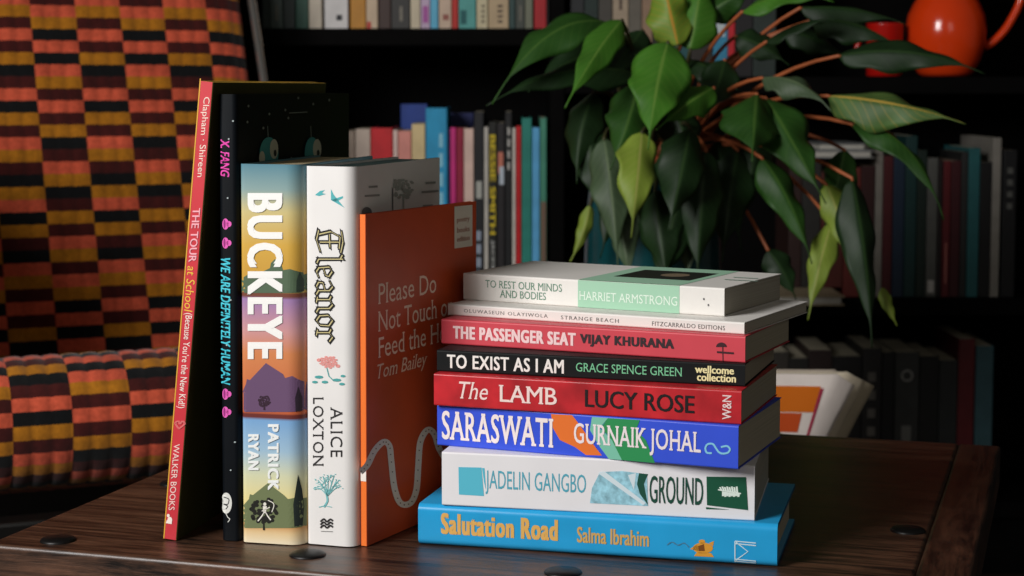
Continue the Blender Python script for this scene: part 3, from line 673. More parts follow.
# ------------------------------------------------------------------ bookcase
BY = 2.72
def make_bookcase():
    t = thing('bookcase', (.12, BY+.13, 0), 'black bookcase of two bays standing behind the table and plant', 'bookcase'); o = Vector(t.location)
    def bx(name, lo, hi, bev=.0015):
        bm = bmesh.new(); bm_box(bm, Vector(lo)-o, Vector(hi)-o, bev, 1); return from_bm(name, bm, BLACKWOOD, t)
    top = T0+.78
    for x in (-.80, .0575, .86): bx('upright', (x, BY, .0005), (x+.022, BY+.26, top))
    bx('back_panel', (-.7779, BY+.2605, .0005), (.8598, BY+.27, top)); bx('top_panel', (-.80, BY, top+.0002), (.882, BY+.27, top+.022))
    for zz in (.388, -.03, -.335): bx('shelf', (-.7778, BY+.001, T0+zz-.026), (.0573, BY+.26, T0+zz))
    for zz in (.3157, -.0205, -.335): bx('shelf', (.0797, BY+.001, T0+zz-.026), (.8598, BY+.26, T0+zz))
    bx('plinth', (-.7778, BY+.012, .0005), (.0573, BY+.03, T0-.362)); bx('plinth', (.0797, BY+.012, .0005), (.8598, BY+.03, T0-.362))
    return t
make_bookcase()

def shelf_book(x0, x1, ytop, zb, rgb, label, group, Y=BY+.02, depth=.15, ovr=None, hard=False, strip=None):
    """an upright book, its spine between pixel columns x0 and x1, its top at pixel row ytop (or a height ovr), standing on height zb"""
    a = at(x0, 150, Y); c = at(x1, 150, Y); TH = c.x-a.x-.0006
    L = ovr if ovr else (at((x0+x1)/2, ytop, Y).z-T0-zb-.0004)
    M = standing((a.x, Y, zb+.0004), 0)
    b = Book(label, M, L, min(depth, .225), max(TH, .0027), cov(rgb, .5, .12), hard=hard and TH > .012, rc=.0012, group=group)
    return b
G1, G2, G3, G4, G5 = 'books on the upper left shelf', 'books on the lower left shelf', 'books on the shelf beside the jug', 'books on the right middle shelf', 'books on the low right shelf'
UP = [(264, 272, (46, 60, 56), 'dark slate book, leftmost on the upper left shelf', .22), (272, 284.5, (84, 98, 92), 'greyish green book near the left end of the upper left shelf', .23),
 (284.8, 297, (28, 42, 38), 'blackish green book on the upper left shelf, left of a dark green one', .24), (297.2, 310, (22, 74, 58), 'dark green book on the upper left shelf beside a narrow beige one', .22),
 (310.3, 323.5, (196, 184, 166), 'beige book on the upper left shelf, between dark green and white spines', .21), (325.8, 349.5, (214, 210, 208), 'wide white book with a small dark mark on the upper left shelf', .24),
 (351.5, 367, (190, 130, 36), 'mustard book on the upper left shelf, right of the wide white one', .22), (367.3, 379, (204, 180, 152), 'cream book with a red patch beside the mustard one', .2),
 (379.8, 392, (62, 40, 34), 'dark brown book on the upper left shelf, right of the cream one', .23), (392.2, 411, (52, 50, 48), 'wide charcoal book in the middle of the upper left shelf', .22),
 (411.3, 421.2, (206, 192, 166), 'cream book on the upper left shelf, right of the wide charcoal one', .21), (421.5, 431, (194, 170, 196), 'pale lilac book on the upper left shelf', .21),
 (431.2, 439, (96, 180, 214), 'sky blue book on the upper left shelf', .22), (439.5, 452.2, (206, 180, 158), 'pinkish beige book on the upper left shelf, left of a narrow red one', .21),
 (452.5, 458.8, (190, 44, 36), 'narrow red book on the upper left shelf, between beige and teal spines', .22), (459.2, 476.5, (86, 162, 156), 'teal book on the upper left shelf', .21),
 (477, 488.3, (204, 192, 158), 'cream book on the upper left shelf, right of the teal one', .22), (488.8, 509, (190, 166, 132), 'wide tan book with dark dots on the upper left shelf', .22),
 (509.3, 515.5, (50, 74, 72), 'narrow dark teal book right of the wide tan one', .21), (515.8, 525, (72, 76, 70), 'dark grey book on the upper left shelf, left of an olive grey one', .23),
 (525.2, 533, (120, 122, 104), 'olive grey book on the upper left shelf', .22), (534.2, 546.5, (176, 30, 38), 'bright red book near the right end of the upper left shelf', .22),
 (546.8, 549, (26, 24, 26), 'black book, rightmost on the upper left shelf', .24)]
def detail(b, kind, rgb, x0, x1, y0, y1):
    b.put(kind, [(-b.L*x1, b.TH*y0), (-b.L*x0, b.TH*y0), (-b.L*x0, b.TH*y1), (-b.L*x1, b.TH*y1)], [(0, 1, 2, 3)], ink(rgb))
for i, (x0, x1, c, lb, h) in enumerate(UP):
    b = shelf_book(x0, x1, 0, .388, c, lb, G1, ovr=h, depth=.15, hard=i % 3 == 0)
    if i == 5: detail(b, 'publisher_mark', (40, 40, 44), .05, .085, .5, .75)
    if i == 7: detail(b, 'red_patch', (186, 50, 40), .0, .05, .05, .4)
    if i == 11: detail(b, 'spine_band', (170, 90, 160), .04, .16, .2, .8)
    if i == 13: detail(b, 'spine_band', (150, 90, 80), .06, .10, .3, .8)
    if i == 15: detail(b, 'spine_band', (40, 96, 98), .03, .13, .1, .45)
    if i in (16, 17):
        for k in range(4): detail(b, 'spine_mark', (70, 56, 50), .04+.035*k, .055+.035*k, .45, .7)
    if i in (1, 9, 19): detail(b, 'spine_band', (130, 124, 112), .05, .15, .45, .6)
LO = [(336, 345, 150, (70, 56, 46), 'dark brown book, leftmost on the lower left shelf, half behind the black picture book', .15), (345.2, 355.2, 131, (150, 132, 118), 'brownish grey book on the lower left shelf, left of the wide red one', .15),
 (355.6, 370.8, 129, (190, 172, 158), 'pale greyish pink book touching the wide red one on the lower left shelf', .14), (371, 393, 128, (196, 20, 30), 'wide bright red book on the lower left shelf', .14),
 (393.3, 398, 130, (224, 196, 186), 'very narrow whitish book right of the wide red one', .14), (398.3, 411.5, 131, (216, 140, 128), 'salmon pink book on the lower left shelf', .14),
 (411.8, 425.5, 124, (214, 190, 140), 'pale yellow book on the lower left shelf, left of the tall cyan one', .17), (426, 447.5, 108, (34, 150, 196), 'tall wide cyan book on the lower left shelf', .165),
 (448, 450.3, 128, (30, 40, 90), 'thin navy book on the lower left shelf between cyan and magenta spines', .165), (450.5, 456.2, 127.5, (204, 44, 126), 'narrow magenta book on the lower left shelf', .14),
 (456.5, 463.8, 128, (150, 20, 56), 'crimson book on the lower left shelf, right of the magenta one', .14), (464, 474, 128.5, (222, 190, 176), 'pale pink book on the lower left shelf, right of the crimson one', .14),
 (474.3, 484, 112, (24, 24, 28), 'tall black book with pale lettering, right of the pale pink one', .165), (484.3, 488.6, 127, (196, 190, 180), 'thin white book left of the one with yellow lettering', .14),
 (489, 497, 122, (26, 26, 22), 'black book with yellow capital lettering down its spine', .16), (497.3, 505, 123, (34, 30, 32), 'black book with a pale patch, right of the yellow lettered one', .15),
 (505.3, 512.2, 112, (20, 20, 22), 'narrow tall black book with white lettering near the red spine', .19), (512.5, 516, 128, (214, 206, 196), 'thin white book touching the red one on the lower left shelf', .14),
 (516.2, 521.5, 126, (196, 24, 32), 'narrow red book at the right of the lower left shelf', .14), (521.8, 532, 118, (40, 132, 118), 'sea green book on the lower left shelf, left of the light blue one', .17),
 (532.3, 540, 127.5, (94, 172, 220), 'light blue book on the lower left shelf', .14), (540.3, 547, 118, (70, 140, 116), 'green topped book, rightmost on the lower left shelf', .17)]
for i, (x0, x1, yt, c, lb, dp) in enumerate(LO):
    b = shelf_book(x0, x1, yt, -.03, c, lb, G2, depth=dp, hard=i % 4 == 3)
    if i == 2:
        for k in range(3): detail(b, 'spine_mark', (70, 60, 56), .78-.07*k, .83-.07*k, .35, .7)
    if i == 3: detail(b, 'spine_mark', (120, 10, 16), .55, .75, .45, .6)
    if i == 5: detail(b, 'spine_mark', (170, 60, 60), .55, .7, .4, .6)
    if i == 7:
        for k in range(4): detail(b, 'spine_mark', (140, 200, 220), .50+.1*k, .57+.1*k, .62, .8)
        detail(b, 'spine_mark', (140, 200, 220), .4, .6, .3, .42)
    if i == 12: detail(b, 'figure_mark', (176, 176, 168), .55, .64, .2, .8); [detail(b, 'spine_mark', (150, 160, 176), .05+.07*k, .10+.07*k, .2, .7) for k in range(5)]
    if i == 14:
        g, f = glyphs('BESSIE SMITH', bold=.03); b.put('title', [(-b.L*(.93-.55*x), b.TH*(.1+.75*y)) for x, y in g], f, ink((216, 190, 40)))
        g, f = glyphs('JACKIE KAY', bold=.01); b.put('author_name', [(-b.L*(.35-.3*x), b.TH*(.2+.5*y)) for x, y in g], f, ink((200, 200, 196)))
    if i == 15: detail(b, 'cover_patch', (200, 120, 100), .72, .84, .1, .8); detail(b, 'cover_patch', (190, 200, 210), .66, .76, .3, .9)
    if i == 16: [detail(b, 'spine_mark', (190, 186, 180), .70+.06*k, .74+.06*k, .35, .7) for k in range(4)]
    if i == 21: detail(b, 'spine_band', (120, 96, 80), .05, .55, .1, .9)
b = shelf_book(401, 428, 104, -.03, (34, 66, 150), 'tall blue book standing behind the pale yellow and cyan ones on the lower left shelf', G2, Y=BY+.205, depth=.05)
b = shelf_book(449.5, 474, 113, -.03, (28, 38, 96), 'tall navy book standing behind the magenta and crimson ones on the lower left shelf', G2, Y=BY+.205, depth=.05)
JU = [(570, 584, (36, 38, 40), 'dark grey book at the left end of the jug shelf, behind the big leaves', .21), (584.3, 598, (30, 46, 42), 'blackish green book on the jug shelf behind the leaves', .22), (598.3, 612, (74, 70, 64), 'dark taupe book on the jug shelf, left of the beige one', .2),
 (612.3, 628, (168, 150, 128), 'beige book on the jug shelf behind the plant', .2), (628.3, 641, (104, 98, 88), 'grey brown book on the jug shelf, right of the beige one', .21), (641.3, 652, (150, 122, 100), 'tan book on the jug shelf behind the upright leaf', .2),
 (652.3, 664, (36, 34, 34), 'black book on the jug shelf behind the middle of the plant', .22), (664.5, 690, (42, 88, 92), 'dark teal book on the jug shelf behind the upright leaves', .2), (690.5, 712, (52, 46, 42), 'dark brown book on the jug shelf, left of the blue one', .21),
 (712.5, 727, (60, 140, 176), 'blue and white book on the jug shelf above the stalks', .2), (727.3, 734, (196, 40, 50), 'narrow red book on the jug shelf, right of the blue one', .19), (734.5, 752, (34, 32, 34), 'black book on the jug shelf, right of the narrow red one', .2), (752.3, 775, (44, 54, 50), 'dark green grey book, rightmost on the jug shelf', .2)]
for i, (x0, x1, c, lb, h) in enumerate(JU):
    b = shelf_book(x0, x1, 0, .3157, c, lb, G3, ovr=h, depth=.15)
    if i == 9: detail(b, 'cover_patch', (200, 210, 214), .3, .4, .1, .8); detail(b, 'cover_patch', (200, 210, 214), .5, .56, .2, .7)
    if i == 3: detail(b, 'spine_mark', (90, 76, 66), .5, .8, .4, .6)
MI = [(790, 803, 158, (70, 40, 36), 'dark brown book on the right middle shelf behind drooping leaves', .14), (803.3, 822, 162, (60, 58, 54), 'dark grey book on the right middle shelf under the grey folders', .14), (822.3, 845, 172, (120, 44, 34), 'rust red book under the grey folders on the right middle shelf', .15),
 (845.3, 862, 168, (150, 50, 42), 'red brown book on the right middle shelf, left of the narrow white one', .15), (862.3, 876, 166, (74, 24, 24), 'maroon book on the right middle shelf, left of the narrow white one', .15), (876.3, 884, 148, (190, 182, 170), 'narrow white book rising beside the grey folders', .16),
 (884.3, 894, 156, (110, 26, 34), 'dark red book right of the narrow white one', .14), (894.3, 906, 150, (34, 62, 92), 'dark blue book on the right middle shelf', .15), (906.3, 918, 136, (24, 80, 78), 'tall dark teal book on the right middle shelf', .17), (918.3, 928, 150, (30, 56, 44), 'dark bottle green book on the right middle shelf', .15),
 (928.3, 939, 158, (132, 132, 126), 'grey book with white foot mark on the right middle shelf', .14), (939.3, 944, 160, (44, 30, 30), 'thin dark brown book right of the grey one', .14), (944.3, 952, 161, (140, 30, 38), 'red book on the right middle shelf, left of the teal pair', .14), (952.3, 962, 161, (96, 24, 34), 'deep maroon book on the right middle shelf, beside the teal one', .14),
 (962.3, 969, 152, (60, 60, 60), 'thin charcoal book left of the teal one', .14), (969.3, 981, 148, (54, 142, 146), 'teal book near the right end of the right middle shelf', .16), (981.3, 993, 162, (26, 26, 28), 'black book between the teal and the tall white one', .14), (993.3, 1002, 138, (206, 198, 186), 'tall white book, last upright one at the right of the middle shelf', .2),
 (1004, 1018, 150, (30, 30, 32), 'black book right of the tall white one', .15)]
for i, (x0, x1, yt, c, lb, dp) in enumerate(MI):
    b = shelf_book(x0, x1, yt, -.0205 if i > 2 else -.0058, tuple(int(q*.66) for q in c), lb, G4, depth=dp)  # book colours scaled down to paint in the right bay's dim light
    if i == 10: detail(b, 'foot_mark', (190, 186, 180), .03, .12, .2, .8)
    if i == 12: detail(b, 'spine_mark', (180, 110, 100), .1, .4, .4, .6)
    if i == 18: [detail(b, 'spine_mark', (90, 90, 86), .6+.08*k, .64+.08*k, .3, .7) for k in range(4)]
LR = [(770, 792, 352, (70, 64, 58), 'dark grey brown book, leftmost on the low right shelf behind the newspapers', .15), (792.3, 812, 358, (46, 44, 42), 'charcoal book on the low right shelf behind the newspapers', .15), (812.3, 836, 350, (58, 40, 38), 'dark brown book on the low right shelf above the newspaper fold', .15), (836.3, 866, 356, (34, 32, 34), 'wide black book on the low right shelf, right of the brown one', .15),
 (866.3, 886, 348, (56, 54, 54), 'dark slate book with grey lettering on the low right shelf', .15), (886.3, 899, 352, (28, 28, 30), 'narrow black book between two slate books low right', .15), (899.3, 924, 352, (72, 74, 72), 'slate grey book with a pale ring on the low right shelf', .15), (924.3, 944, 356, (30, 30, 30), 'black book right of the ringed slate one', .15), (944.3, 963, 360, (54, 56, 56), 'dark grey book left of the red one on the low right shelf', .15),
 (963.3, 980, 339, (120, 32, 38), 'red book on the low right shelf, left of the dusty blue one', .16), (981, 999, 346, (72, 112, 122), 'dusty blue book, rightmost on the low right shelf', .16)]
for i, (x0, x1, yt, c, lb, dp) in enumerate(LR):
    b = shelf_book(x0, x1, yt, -.335, tuple(int(q*.75) for q in c), lb, G5, depth=dp)  # dimness of the low right shelf multiplied into the book colours
    if i == 6:
        q = [(-b.L*.84+.008*math.cos(a), b.TH*.5+.008*math.sin(a)) for a in [k*math.pi/8 for k in range(17)]]
        s_ = stroke(q, .003); vv = [p for r in s_ for p in r]; b.put('ring_mark', vv, [tuple(range(4*k, 4*k+4)) for k in range(len(s_))], ink((150, 150, 146)))
        detail(b, 'spine_mark', (120, 120, 116), .35, .5, .3, .7)
    if i == 4: [detail(b, 'spine_mark', (120, 116, 110), .3+.12*k, .36+.12*k, .3, .7) for k in range(5)]
# grey folders lying on the books, and a pale board on the shelf
def slab(name, x0, x1, yt, Y, th, dp, rgb, label, cat, rotz=0, zb=None, group=None):
    a, c = at(x0, yt, Y), at(x1, yt, Y); wd = c.x-a.x; zz = (zb if zb is not None else a.z-th)
    t = thing(name, ((a.x+c.x)/2, Y, zz), label, cat, group); t.rotation_euler = (0, 0, rotz)
    bm = bmesh.new(); bm_box(bm, (-wd/2, 0, 0), (wd/2, dp, th*.12)); bm_box(bm, (-wd/2, 0, th*.88), (wd/2, dp, th)); bm_box(bm, (-wd/2, dp-.002, th*.12), (wd/2, dp, th*.88))
    from_bm('folder_cover', bm, cov(rgb, .6), t)
    bm = bmesh.new(); bm_box(bm, (-wd/2+.004, .003, th*.12), (wd/2-.004, dp-.002, th*.88), .001, 1); from_bm('papers', bm, page_mat((200, 196, 186)), t)
    return t
zt = max((at(812, 162, BY+.02).z, at(855, 168, BY+.02).z, at(796, 158, BY+.02).z)) + .001
slab('paper_folder', 812, 874, 160, BY-.002, .011, .16, (150, 150, 148), 'pale grey folder lying flat across the rust red books, lower of two', 'folder', 0, zt, 'grey folders')
slab('paper_folder', 818, 868, 150, BY+.012, .010, .14, (120, 122, 122), 'darker grey folder lying on the pale grey one', 'folder', .06, zt+.0113, 'grey folders')
slab('drawing_board', 752, 844.5, 300, BY-.09, .014, .27, (168, 152, 124), 'pale cream portfolio jutting out from the right middle shelf below the leaves', 'portfolio', .0, T0-.0203)

# ------------------------------------------------------------------ orange jug and red mug
def make_jug():
    p = at(945, 76, BY+.07); p.z = T0+.3161
    t = thing('jug', p, 'glossy orange enamel jug with a looped handle on the bookcase shelf', 'jug')
    OG = mat('orange_enamel', (232, 66, 18), .16, .6, .04, 20)
    prof = [(.030, 0), (.036, .001), (.042, .006), (.052, .024), (.0595, .048), (.0612, .072), (.058, .094), (.050, .112), (.042, .124), (.0385, .136), (.038, .150), (.042, .166), (.047, .176)]
    bm = bmesh.new(); inn = [(r-.003, z_) for r, z_ in reversed(prof[1:])]; inn[-1] = (inn[-1][0], .004)
    lathe(bm, prof+[(.0455, .1775)]+inn, 48)
    from_bm('body', bm, OG, t, True)
    pts = [bez(Vector((.044, 0, .165)), Vector((.150, 0, .175)), Vector((.098, 0, .085)), k/10) for k in range(11)] + [bez(Vector((.098, 0, .085)), Vector((.085, 0, .06)), Vector((.0595, 0, .045)), k/6) for k in range(1, 7)]
    bm = bmesh.new(); tube(bm, pts, .0062, 12); from_bm('handle', bm, OG, t, True)
    bm = bmesh.new(); tube(bm, [(-.040, 0, .150), (-.056, 0, .168), (-.066, 0, .180)], [.012, .010, .007], 12); from_bm('spout', bm, OG, t, True)
    for k in range(3): pass
    t.rotation_euler = (0, 0, -.05)
    return t
make_jug()
p = at(884, 76, BY+.05); p.z = T0+.3161
t = thing('mug', p, 'red enamel mug half behind a dark leaf, left of the orange jug', 'mug'); RM = mat('red_enamel', (190, 24, 16), .25, .5)
bm = bmesh.new(); lathe(bm, [(.024, 0), (.027, .002), (.0275, .078), (.0285, .081), (.0265, .081), (.0255, .004)], 32); from_bm('body', bm, RM, t, True)
bm = bmesh.new(); tube(bm, [bez(Vector((-.026, 0, .066)), Vector((-.060, 0, .040)), Vector((-.026, 0, .016)), k/8) for k in range(9)], .0038, 10); from_bm('handle', bm, RM, t, True)

# ------------------------------------------------------------------ plant on its stool
PC = Vector((.170, 2.17, T0-.05))
t = thing('plant_stool', (PC.x, PC.y, 0), 'round black stool carrying the teal plant pot behind the table', 'stool')
bm = bmesh.new(); lathe(bm, [(.128, PC.z-.0285), (.135, PC.z-.025), (.135, PC.z-.004), (.131, PC.z-.0008), (.0005, PC.z-.0007)], 40); from_bm('seat', bm, BLACKWOOD, t, True)
for k in range(4):
    a = math.pi/4+k*math.pi/2; bm = bmesh.new(); tube(bm, [(.125*math.cos(a), .125*math.sin(a), .0028), (.095*math.cos(a), .095*math.sin(a), PC.z-.028)], [.011, .014], 12); from_bm('leg', bm, BLACKWOOD, t, True)
def leaf_mat(name, rgb, rib, rough=.5):
    m = bpy.data.materials.new(name); m.use_nodes = True; nt = m.node_tree; b = nt.nodes['Principled BSDF']; N = nt.nodes.new; L = nt.links.new
    b.inputs['Roughness'].default_value = rough; b.inputs['Specular IOR Level'].default_value = .28
    uv = N('ShaderNodeUVMap'); sp = N('ShaderNodeSeparateXYZ'); L(uv.outputs[0], sp.inputs[0])
    def mth(op, a, b_=None):
        n = N('ShaderNodeMath'); n.operation = op
        for i, q in enumerate((a, b_)):
            if q is None: continue
            if isinstance(q, (int, float)): n.inputs[i].default_value = q
            else: L(q, n.inputs[i])
        return n.outputs[0]
    off = mth('ABSOLUTE', mth('SUBTRACT', sp.outputs[0], .5))
    mid = mth('LESS_THAN', off, .028)
    vein = mth('FRACT', mth('MULTIPLY', mth('SUBTRACT', sp.outputs[1], mth('MULTIPLY', off, .35)), 13))
    vl = mth('MULTIPLY', mth('LESS_THAN', vein, .12), .25)
    fac = mth('MAXIMUM', mth('MULTIPLY', mid, .8), vl)
    tc = N('ShaderNodeTexCoord'); n = N('ShaderNodeTexNoise'); n.inputs['Scale'].default_value = 22; L(tc.outputs['Object'], n.inputs['Vector'])
    r = N('ShaderNodeValToRGB'); c = lin(rgb); r.color_ramp.elements[0].position = .3; r.color_ramp.elements[1].position = .75
    r.color_ramp.elements[0].color = (*[q*.75 for q in c], 1); r.color_ramp.elements[1].color = (*[q*1.25 for q in c], 1); L(n.outputs[0], r.inputs[0])
    mx = N('ShaderNodeMix'); mx.data_type = 'RGBA'; L(fac, mx.inputs['Factor']); L(r.outputs[0], mx.inputs['A']); mx.inputs['B'].default_value = (*lin(rib), 1)
    L(mx.outputs['Result'], b.inputs['Base Color'])
    return m
LM = {'d': leaf_mat('dark_leaf', (24, 46, 20), (44, 68, 32)), 'm': leaf_mat('mid_leaf', (38, 74, 24), (68, 100, 40)), 'b': leaf_mat('bright_leaf', (60, 108, 30), (98, 132, 54)),
      'y': leaf_mat('yellowing_leaf', (122, 142, 52), (160, 160, 86)), 'o': leaf_mat('young_leaf', (112, 138, 46), (196, 136, 50)), 'g': leaf_mat('greyish_leaf', (66, 84, 58), (98, 114, 82)), 'r': leaf_mat('ribbed_leaf', (76, 106, 52), (196, 160, 70))}
STEM = mat('coppery_stalk', (168, 92, 54), .45, .4, .15, 60); STEM2 = mat('dull_green_stalk', (62, 62, 34), .5, .4, .15, 60)
def make_plant():
    t = thing('potted_plant', PC, 'large leafy plant with drooping green leaves and coppery stalks in a teal pot', 'plant')
    bm = bmesh.new(); prof = [(.058, 0), (.066, .004), (.076, .05), (.083, .12), (.081, .19), (.076, .235), (.080, .246), (.083, .25), (.081, .253), (.074, .25), (.072, .22), (.068, .205)]
    lathe(bm, prof, 48); pot = from_bm('pot', bm, mat('teal_glaze', (16, 66, 70), .2, .5, .2, 14), t, True)
    bm = bmesh.new(); lathe(bm, [(.045, .208), (.066, .21), (.069, .262), (.071, .268), (.067, .27), (.063, .262), (.06, .245), (.0005, .244)], 40); ip = from_bm('inner_pot', bm, mat('terracotta', (176, 78, 44), .7, .3, .15, 40), pot, True)
    bm = bmesh.new(); lathe(bm, [(.0005, .2451), (.058, .2452), (.058, .251), (.03, .256), (.0005, .257)], 32); from_bm('soil', bm, mat('potting_soil', (30, 22, 16), .95, .1, .4, 90, .8, 120), pot, True)
    crown = PC + Vector((0, 0, .25))
    def leaf(base, tip, wpx, kind, yb, yt, sag=.0, face=(0, -1, .45), fold=.48, stem=True, hw0=.35, bend=.0, twist=0., cop=None):
        B = at(*base, yb); Tp = at(*tip, yt); wd = wpx*1.1/F*(yb+yt)/2
        d = Tp-B; ln = d.length; fz = Vector(face).normalized(); side = d.cross(fz).normalized(); nrm = side.cross(d).normalized()
        tw = twist + random.uniform(-.25, .25); q = Matrix.Rotation(tw, 3, d.normalized()); side = q @ side; nrm = q @ nrm
        hk = random.uniform(-.09, .09)
        Cc = (B+Tp)/2 + nrm*ln*(.14+bend+random.uniform(-.03, .05)) + side*ln*hk + Vector((0, 0, sag*ln))
        n, mcr = 26, 10; v, f, uvs = [], [], []
        ph = random.uniform(0, 6); wa = random.uniform(.14, .3); fl_ = fold*random.uniform(.7, 1.5)
        for i in range(n+1):
            s = i/n; p = bez(B, Cc, Tp, s); dd = (bez(B, Cc, Tp, min(s+.02, 1))-bez(B, Cc, Tp, max(s-.02, 0))).normalized(); sd = (side - dd*side.dot(dd)).normalized(); nn = sd.cross(dd).normalized()
            e = min(s/.86, 1)
            q = (e**.62*(1-e)**1.12)/(hw0**.62*(1-hw0)**1.12) if e < 1 else 0
            tail = .055*max(0, 1-s) if s > .6 else 0
            q = max(min(q, 1.0), tail if s > .5 else 0)*.5*wd + .0006
            for j in range(mcr+1):
                u = j/mcr*2-1; edge = abs(u)**2
                hgt = -fl_*abs(u)**1.2*q + wa*q*math.sin(s*13+ph+(2.1 if u > 0 else 0))*edge
                ww = q*(1+.085*math.sin(s*21+ph*1.7+u*1.4))
                v.append(p + sd*u*ww + nn*hgt - PC); uvs.append(((u+1)/2, s))
        for i in range(n):
            for j in range(mcr):
                a = i*(mcr+1)+j; f.append((a, a+1, a+mcr+2, a+mcr+1))
        o = mesh('leaf', v, f, LM[kind], t, True); me = o.data; ul = me.uv_layers.new(name='UVMap')
        for lp in me.loops: ul.data[lp.index].uv = uvs[lp.vertex_index]
        sm = o.modifiers.new('thickness', 'SOLIDIFY'); sm.thickness = .0009; sm.offset = 0
        if stem:
            a = random.uniform(0, 6.28); st = crown + Vector((.030*math.cos(a), .030*math.sin(a), 0)) + Vector(((B.x-PC.x)*.06, .01, 0)); out = (B-st)
            mid = st + out*.5 + Vector((0, .02, .03+.10*abs(out.x)+max(0, -out.z)*.7)) - d.normalized()*.02
            pts = [bez(st, mid, B, k/9)-PC for k in range(10)] + [B+d*.02-PC]
            cp = cop if cop is not None else base[0] > 690
            bm = bmesh.new(); tube(bm, pts, [.0036-.00018*k for k in range(11)], 8); s_ = from_bm('stalk', bm, STEM if cp else STEM2, o, True)
    for a in LEAVES: leaf(*a[0], **a[1])
def Lf(base, tip, w_, kind, yb=2.05, yt=1.98, **k): return ((base, tip, w_, kind, yb, yt), k)
LEAVES = [
 Lf((612, 24), (492, 104), 44, 'm', 2.03, 1.95, sag=.22, face=(-.1, -1, .9)), Lf((622, 20), (565, 108), 30, 'b', 2.0, 1.92, fold=.5), Lf((640, 74), (486, 106), 34, 'd', 2.06, 1.98, sag=.06, face=(0, -1, .8)),
 Lf((620, 50), (528, 92), 36, 'd', 2.1, 2.04, sag=.1), Lf((594, 92), (577, 184), 34, 'd', 2.08, 2.04), Lf((638, 82), (610, 170), 44, 'm', 2.02, 1.97), Lf((668, 42), (648, 150), 54, 'b', 1.98, 1.90, fold=.45, face=(.15, -1, .3)),
 Lf((714, 88), (656, 130), 32, 'b', 1.99, 1.93, sag=.05, face=(.3, -1, .6)), Lf((642, 132), (631, 238), 38, 'y', 1.98, 1.92, fold=.3), Lf((604, 138), (618, 268), 36, 'g', 2.0, 1.96, face=(-.5, -1, .1), twist=-.3),
 Lf((590, 205), (570, 262), 12, 'y', 2.05, 2.04), Lf((690, 128), (668, 232), 46, 'd', 1.98, 1.93), Lf((698, 205), (690, 285), 26, 'g', 2.02, 1.99, face=(-.6, -1, 0)), Lf((757, 94), (752, 162), 56, 'm', 2.0, 1.92, face=(.1, -1, .5)),
 Lf((678, 46), (660, -34), 40, 'o', 2.06, 2.08, fold=.7), Lf((690, 50), (704, -30), 40, 'b', 2.07, 2.1, fold=.6), Lf((742, 12), (834, 2), 26, 'b', 2.02, 1.98, face=(0, -.7, 1), sag=.06),
 Lf((766, 42), (836, 20), 20, 'd', 2.06, 2.02, face=(0, -.8, 1), sag=.08), Lf((838, 56), (985, 74), 34, 'd', 2.04, 2.0, face=(0, -.8, .7), sag=.07), Lf((828, 96), (966, 124), 44, 'r', 1.99, 1.93, face=(.1, -1, .6), sag=.06),
 Lf((762, 78), (832, 112), 28, 'g', 2.0, 1.95, sag=.14, face=(0, -1, .7)), Lf((852, 124), (944, 220), 30, 'm', 1.98, 1.92, sag=.2, face=(.3, -1, .5)), Lf((766, 98), (826, 204), 48, 'm', 2.02, 1.95, sag=.05), Lf((762, 158), (812, 264), 32, 'm', 2.04, 2.0, sag=.06),
 Lf((852, 178), (872, 348), 34, 'd', 1.98, 1.93, face=(.25, -1, .1)), Lf((826, 184), (851, 270), 26, 'y', 2.02, 1.99, twist=.3), Lf((832, 222), (808, 320), 24, 'y', 2.04, 2.0, face=(-.3, -1, 0)), Lf((882, 288), (897, 326), 10, 'y', 1.98, 1.97, stem=False),
 Lf((784, 30), (850, 60), 26, 'd', 2.12, 2.12, sag=.1), Lf((768, 250), (796, 300), 26, 'd', 2.06, 2.05), Lf((738, 150), (722, 262), 44, 'd', 2.06, 2.02), Lf((716, 140), (742, 252), 38, 'd', 2.1, 2.06), Lf((655, 190), (668, 288), 40, 'd', 1.99, 1.96),
 Lf((620, 160), (600, 258), 30, 'd', 2.06, 2.04), Lf((700, 18), (760, -20), 26, 'm', 2.1, 2.1), Lf((590, 22), (540, 50), 24, 'd', 2.12, 2.1), Lf((800, 8), (905, 24), 26, 'd', 2.1, 2.08, face=(0, -.8, .8)), Lf((845, 150), (822, 236), 30, 'm', 2.08, 2.06), Lf((646, 60), (590, 70), 26, 'd', 2.1, 2.06, face=(0, -1, .8)),
 Lf((736, 36), (790, 66), 30, 'd', 2.12, 2.1, sag=.1), Lf((812, 20), (902, 50), 34, 'd', 2.1, 2.06, face=(0, -.8, .8), sag=.08), Lf((706, 150), (697, 284), 44, 'd', 2.0, 1.97), Lf((682, 196), (660, 292), 44, 'd', 1.99, 1.96), Lf((612, 168), (632, 292), 36, 'g', 2.02, 1.98, face=(-.5, -1, .1)), Lf((590, 120), (600, 215), 34, 'd', 2.07, 2.04), Lf((642, 30), (600, 86), 30, 'd', 2.1, 2.05, face=(0, -1, .7)), Lf((725, 60), (706, 120), 34, 'd', 2.08, 2.04), Lf((690, 60), (740, 92), 26, 'd', 2.1, 2.06), Lf((672, 100), (700, 176), 36, 'd', 2.06, 2.04), Lf((760, 130), (742, 205), 34, 'd', 2.08, 2.05)]
make_plant()

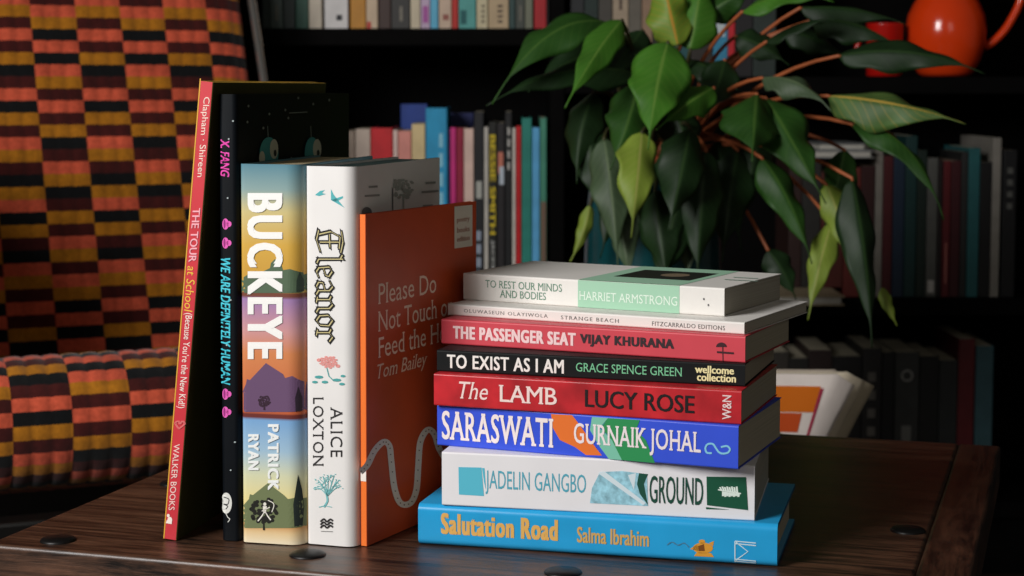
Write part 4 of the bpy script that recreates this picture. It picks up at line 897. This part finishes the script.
# ------------------------------------------------------------------ newspapers in a floor rack
RX, RY = at(820, 400, 1.93).x, 1.93
t = thing('magazine_rack', (RX, RY, 0), 'low black wire rack on the floor holding newspapers behind the table', 'rack'); WM = mat('black_wire', (18, 18, 18), .4, .5)
bm = bmesh.new(); bm_box(bm, (-.13, -.075, .02), (.13, .075, .026), .001, 1); from_bm('base', bm, WM, t)
for y in (-.077, .077):
    bm = bmesh.new(); tube(bm, [(-.13, y, .004), (-.13, y, .2), (.13, y, .2), (.13, y, .004)], .004, 8); from_bm('hoop', bm, WM, t, True)
def paper(label, x0, x1, ytop, Y, curl, rgb, wave, name='newspaper', lean=.42, edge=(190, 178, 158)):
    a, c = at(x0, ytop, Y), at(x1, ytop, Y); zb = .0265; hh = a.z-zb; wd = c.x-a.x
    t = thing(name, ((a.x+c.x)/2, Y, zb), label, 'magazine' if name == 'magazine' else 'newspaper', 'papers in the floor rack')
    n, mm = 20, 10; v, f = [], []; th = .005
    def P(u, s, k):
        x = (u-.5)*wd; yy = curl*max(0, u-.68)**2*3.2 + wave*math.sin(u*5+1); zz = hh*s; x += lean*max(zz-hh, -.085)*u
        r = .5*max(0, s-.9)/.1*0
        if s > .82 and u > .8: zz -= (u-.8)*hh*.16*(s-.82)/.18
        return Vector((x, yy+th*k, zz))
    for k in (0, 1):
        for j in range(mm+1):
            for i in range(n+1): v.append(P(i/n, j/mm, k))
    N1 = n+1; Bq = N1*(mm+1); mi = []
    for j in range(mm):
        for i in range(n):
            q = j*N1+i; f.append((q, q+1, q+N1+1, q+N1)); f.append((Bq+q+1, Bq+q, Bq+q+N1, Bq+q+N1+1)); mi += [0, 0]
    for i in range(n): f += [(mm*N1+i, mm*N1+i+1, Bq+mm*N1+i+1, Bq+mm*N1+i), (i+1, i, Bq+i, Bq+i+1)]; mi += [1, 1]
    for j in range(mm): f += [(j*N1+n, (j+1)*N1+n, Bq+(j+1)*N1+n, Bq+j*N1+n)[::-1], (j*N1, Bq+j*N1, Bq+(j+1)*N1, (j+1)*N1)[::-1]]; mi += [1, 1]
    mesh('folded_sheets', v, f, [mat('newsprint', rgb, .8, .2, .06, 30), mat('newsprint_edge', edge, .85, .2)], t, True, mi)
    return t, P, wd, hh
def patch(t, P, u0, u1, s0, s1, rgb, name):
    n = 8; v = []; f = []
    for j in range(n+1):
        for i in range(n+1): v.append(P(u0+(u1-u0)*i/n, s0+(s1-s0)*j/n, 0)+Vector((0, -.0006, 0)))
    for j in range(n):
        for i in range(n): q = j*(n+1)+i; f.append((q, q+1, q+n+2, q+n+1))
    mesh(name, v, f, ink(rgb), t)
t1, P1, w1, h1 = paper('white folded newspaper with an orange picture, frontmost in the floor rack', 762, 856, 374, 1.885, .02, (246, 234, 226), .002)
def sz(Y): return (at(800, Y, 1.885).z-.0265)/h1
patch(t1, P1, .0, .66, sz(412), sz(386), (232, 120, 22), 'orange_picture'); patch(t1, P1, .0, .52, sz(432), sz(413), (214, 84, 30), 'orange_picture'); patch(t1, P1, .12, .28, sz(434), sz(414), (130, 160, 140), 'green_picture'); patch(t1, P1, .66, .70, sz(440), sz(388), (180, 50, 80), 'crimson_line')
paper('cream newspaper behind the white one, its right edge curling back', 766, 868, 372, 1.912, .04, (226, 212, 188), .002)
paper('yellowed newspaper behind the cream one in the floor rack', 770, 878, 377, 1.937, .06, (206, 192, 166), .003)
paper('pale magazine standing rearmost in the floor rack', 768, 852, 370, 1.962, .05, (206, 190, 176), .001, 'magazine')
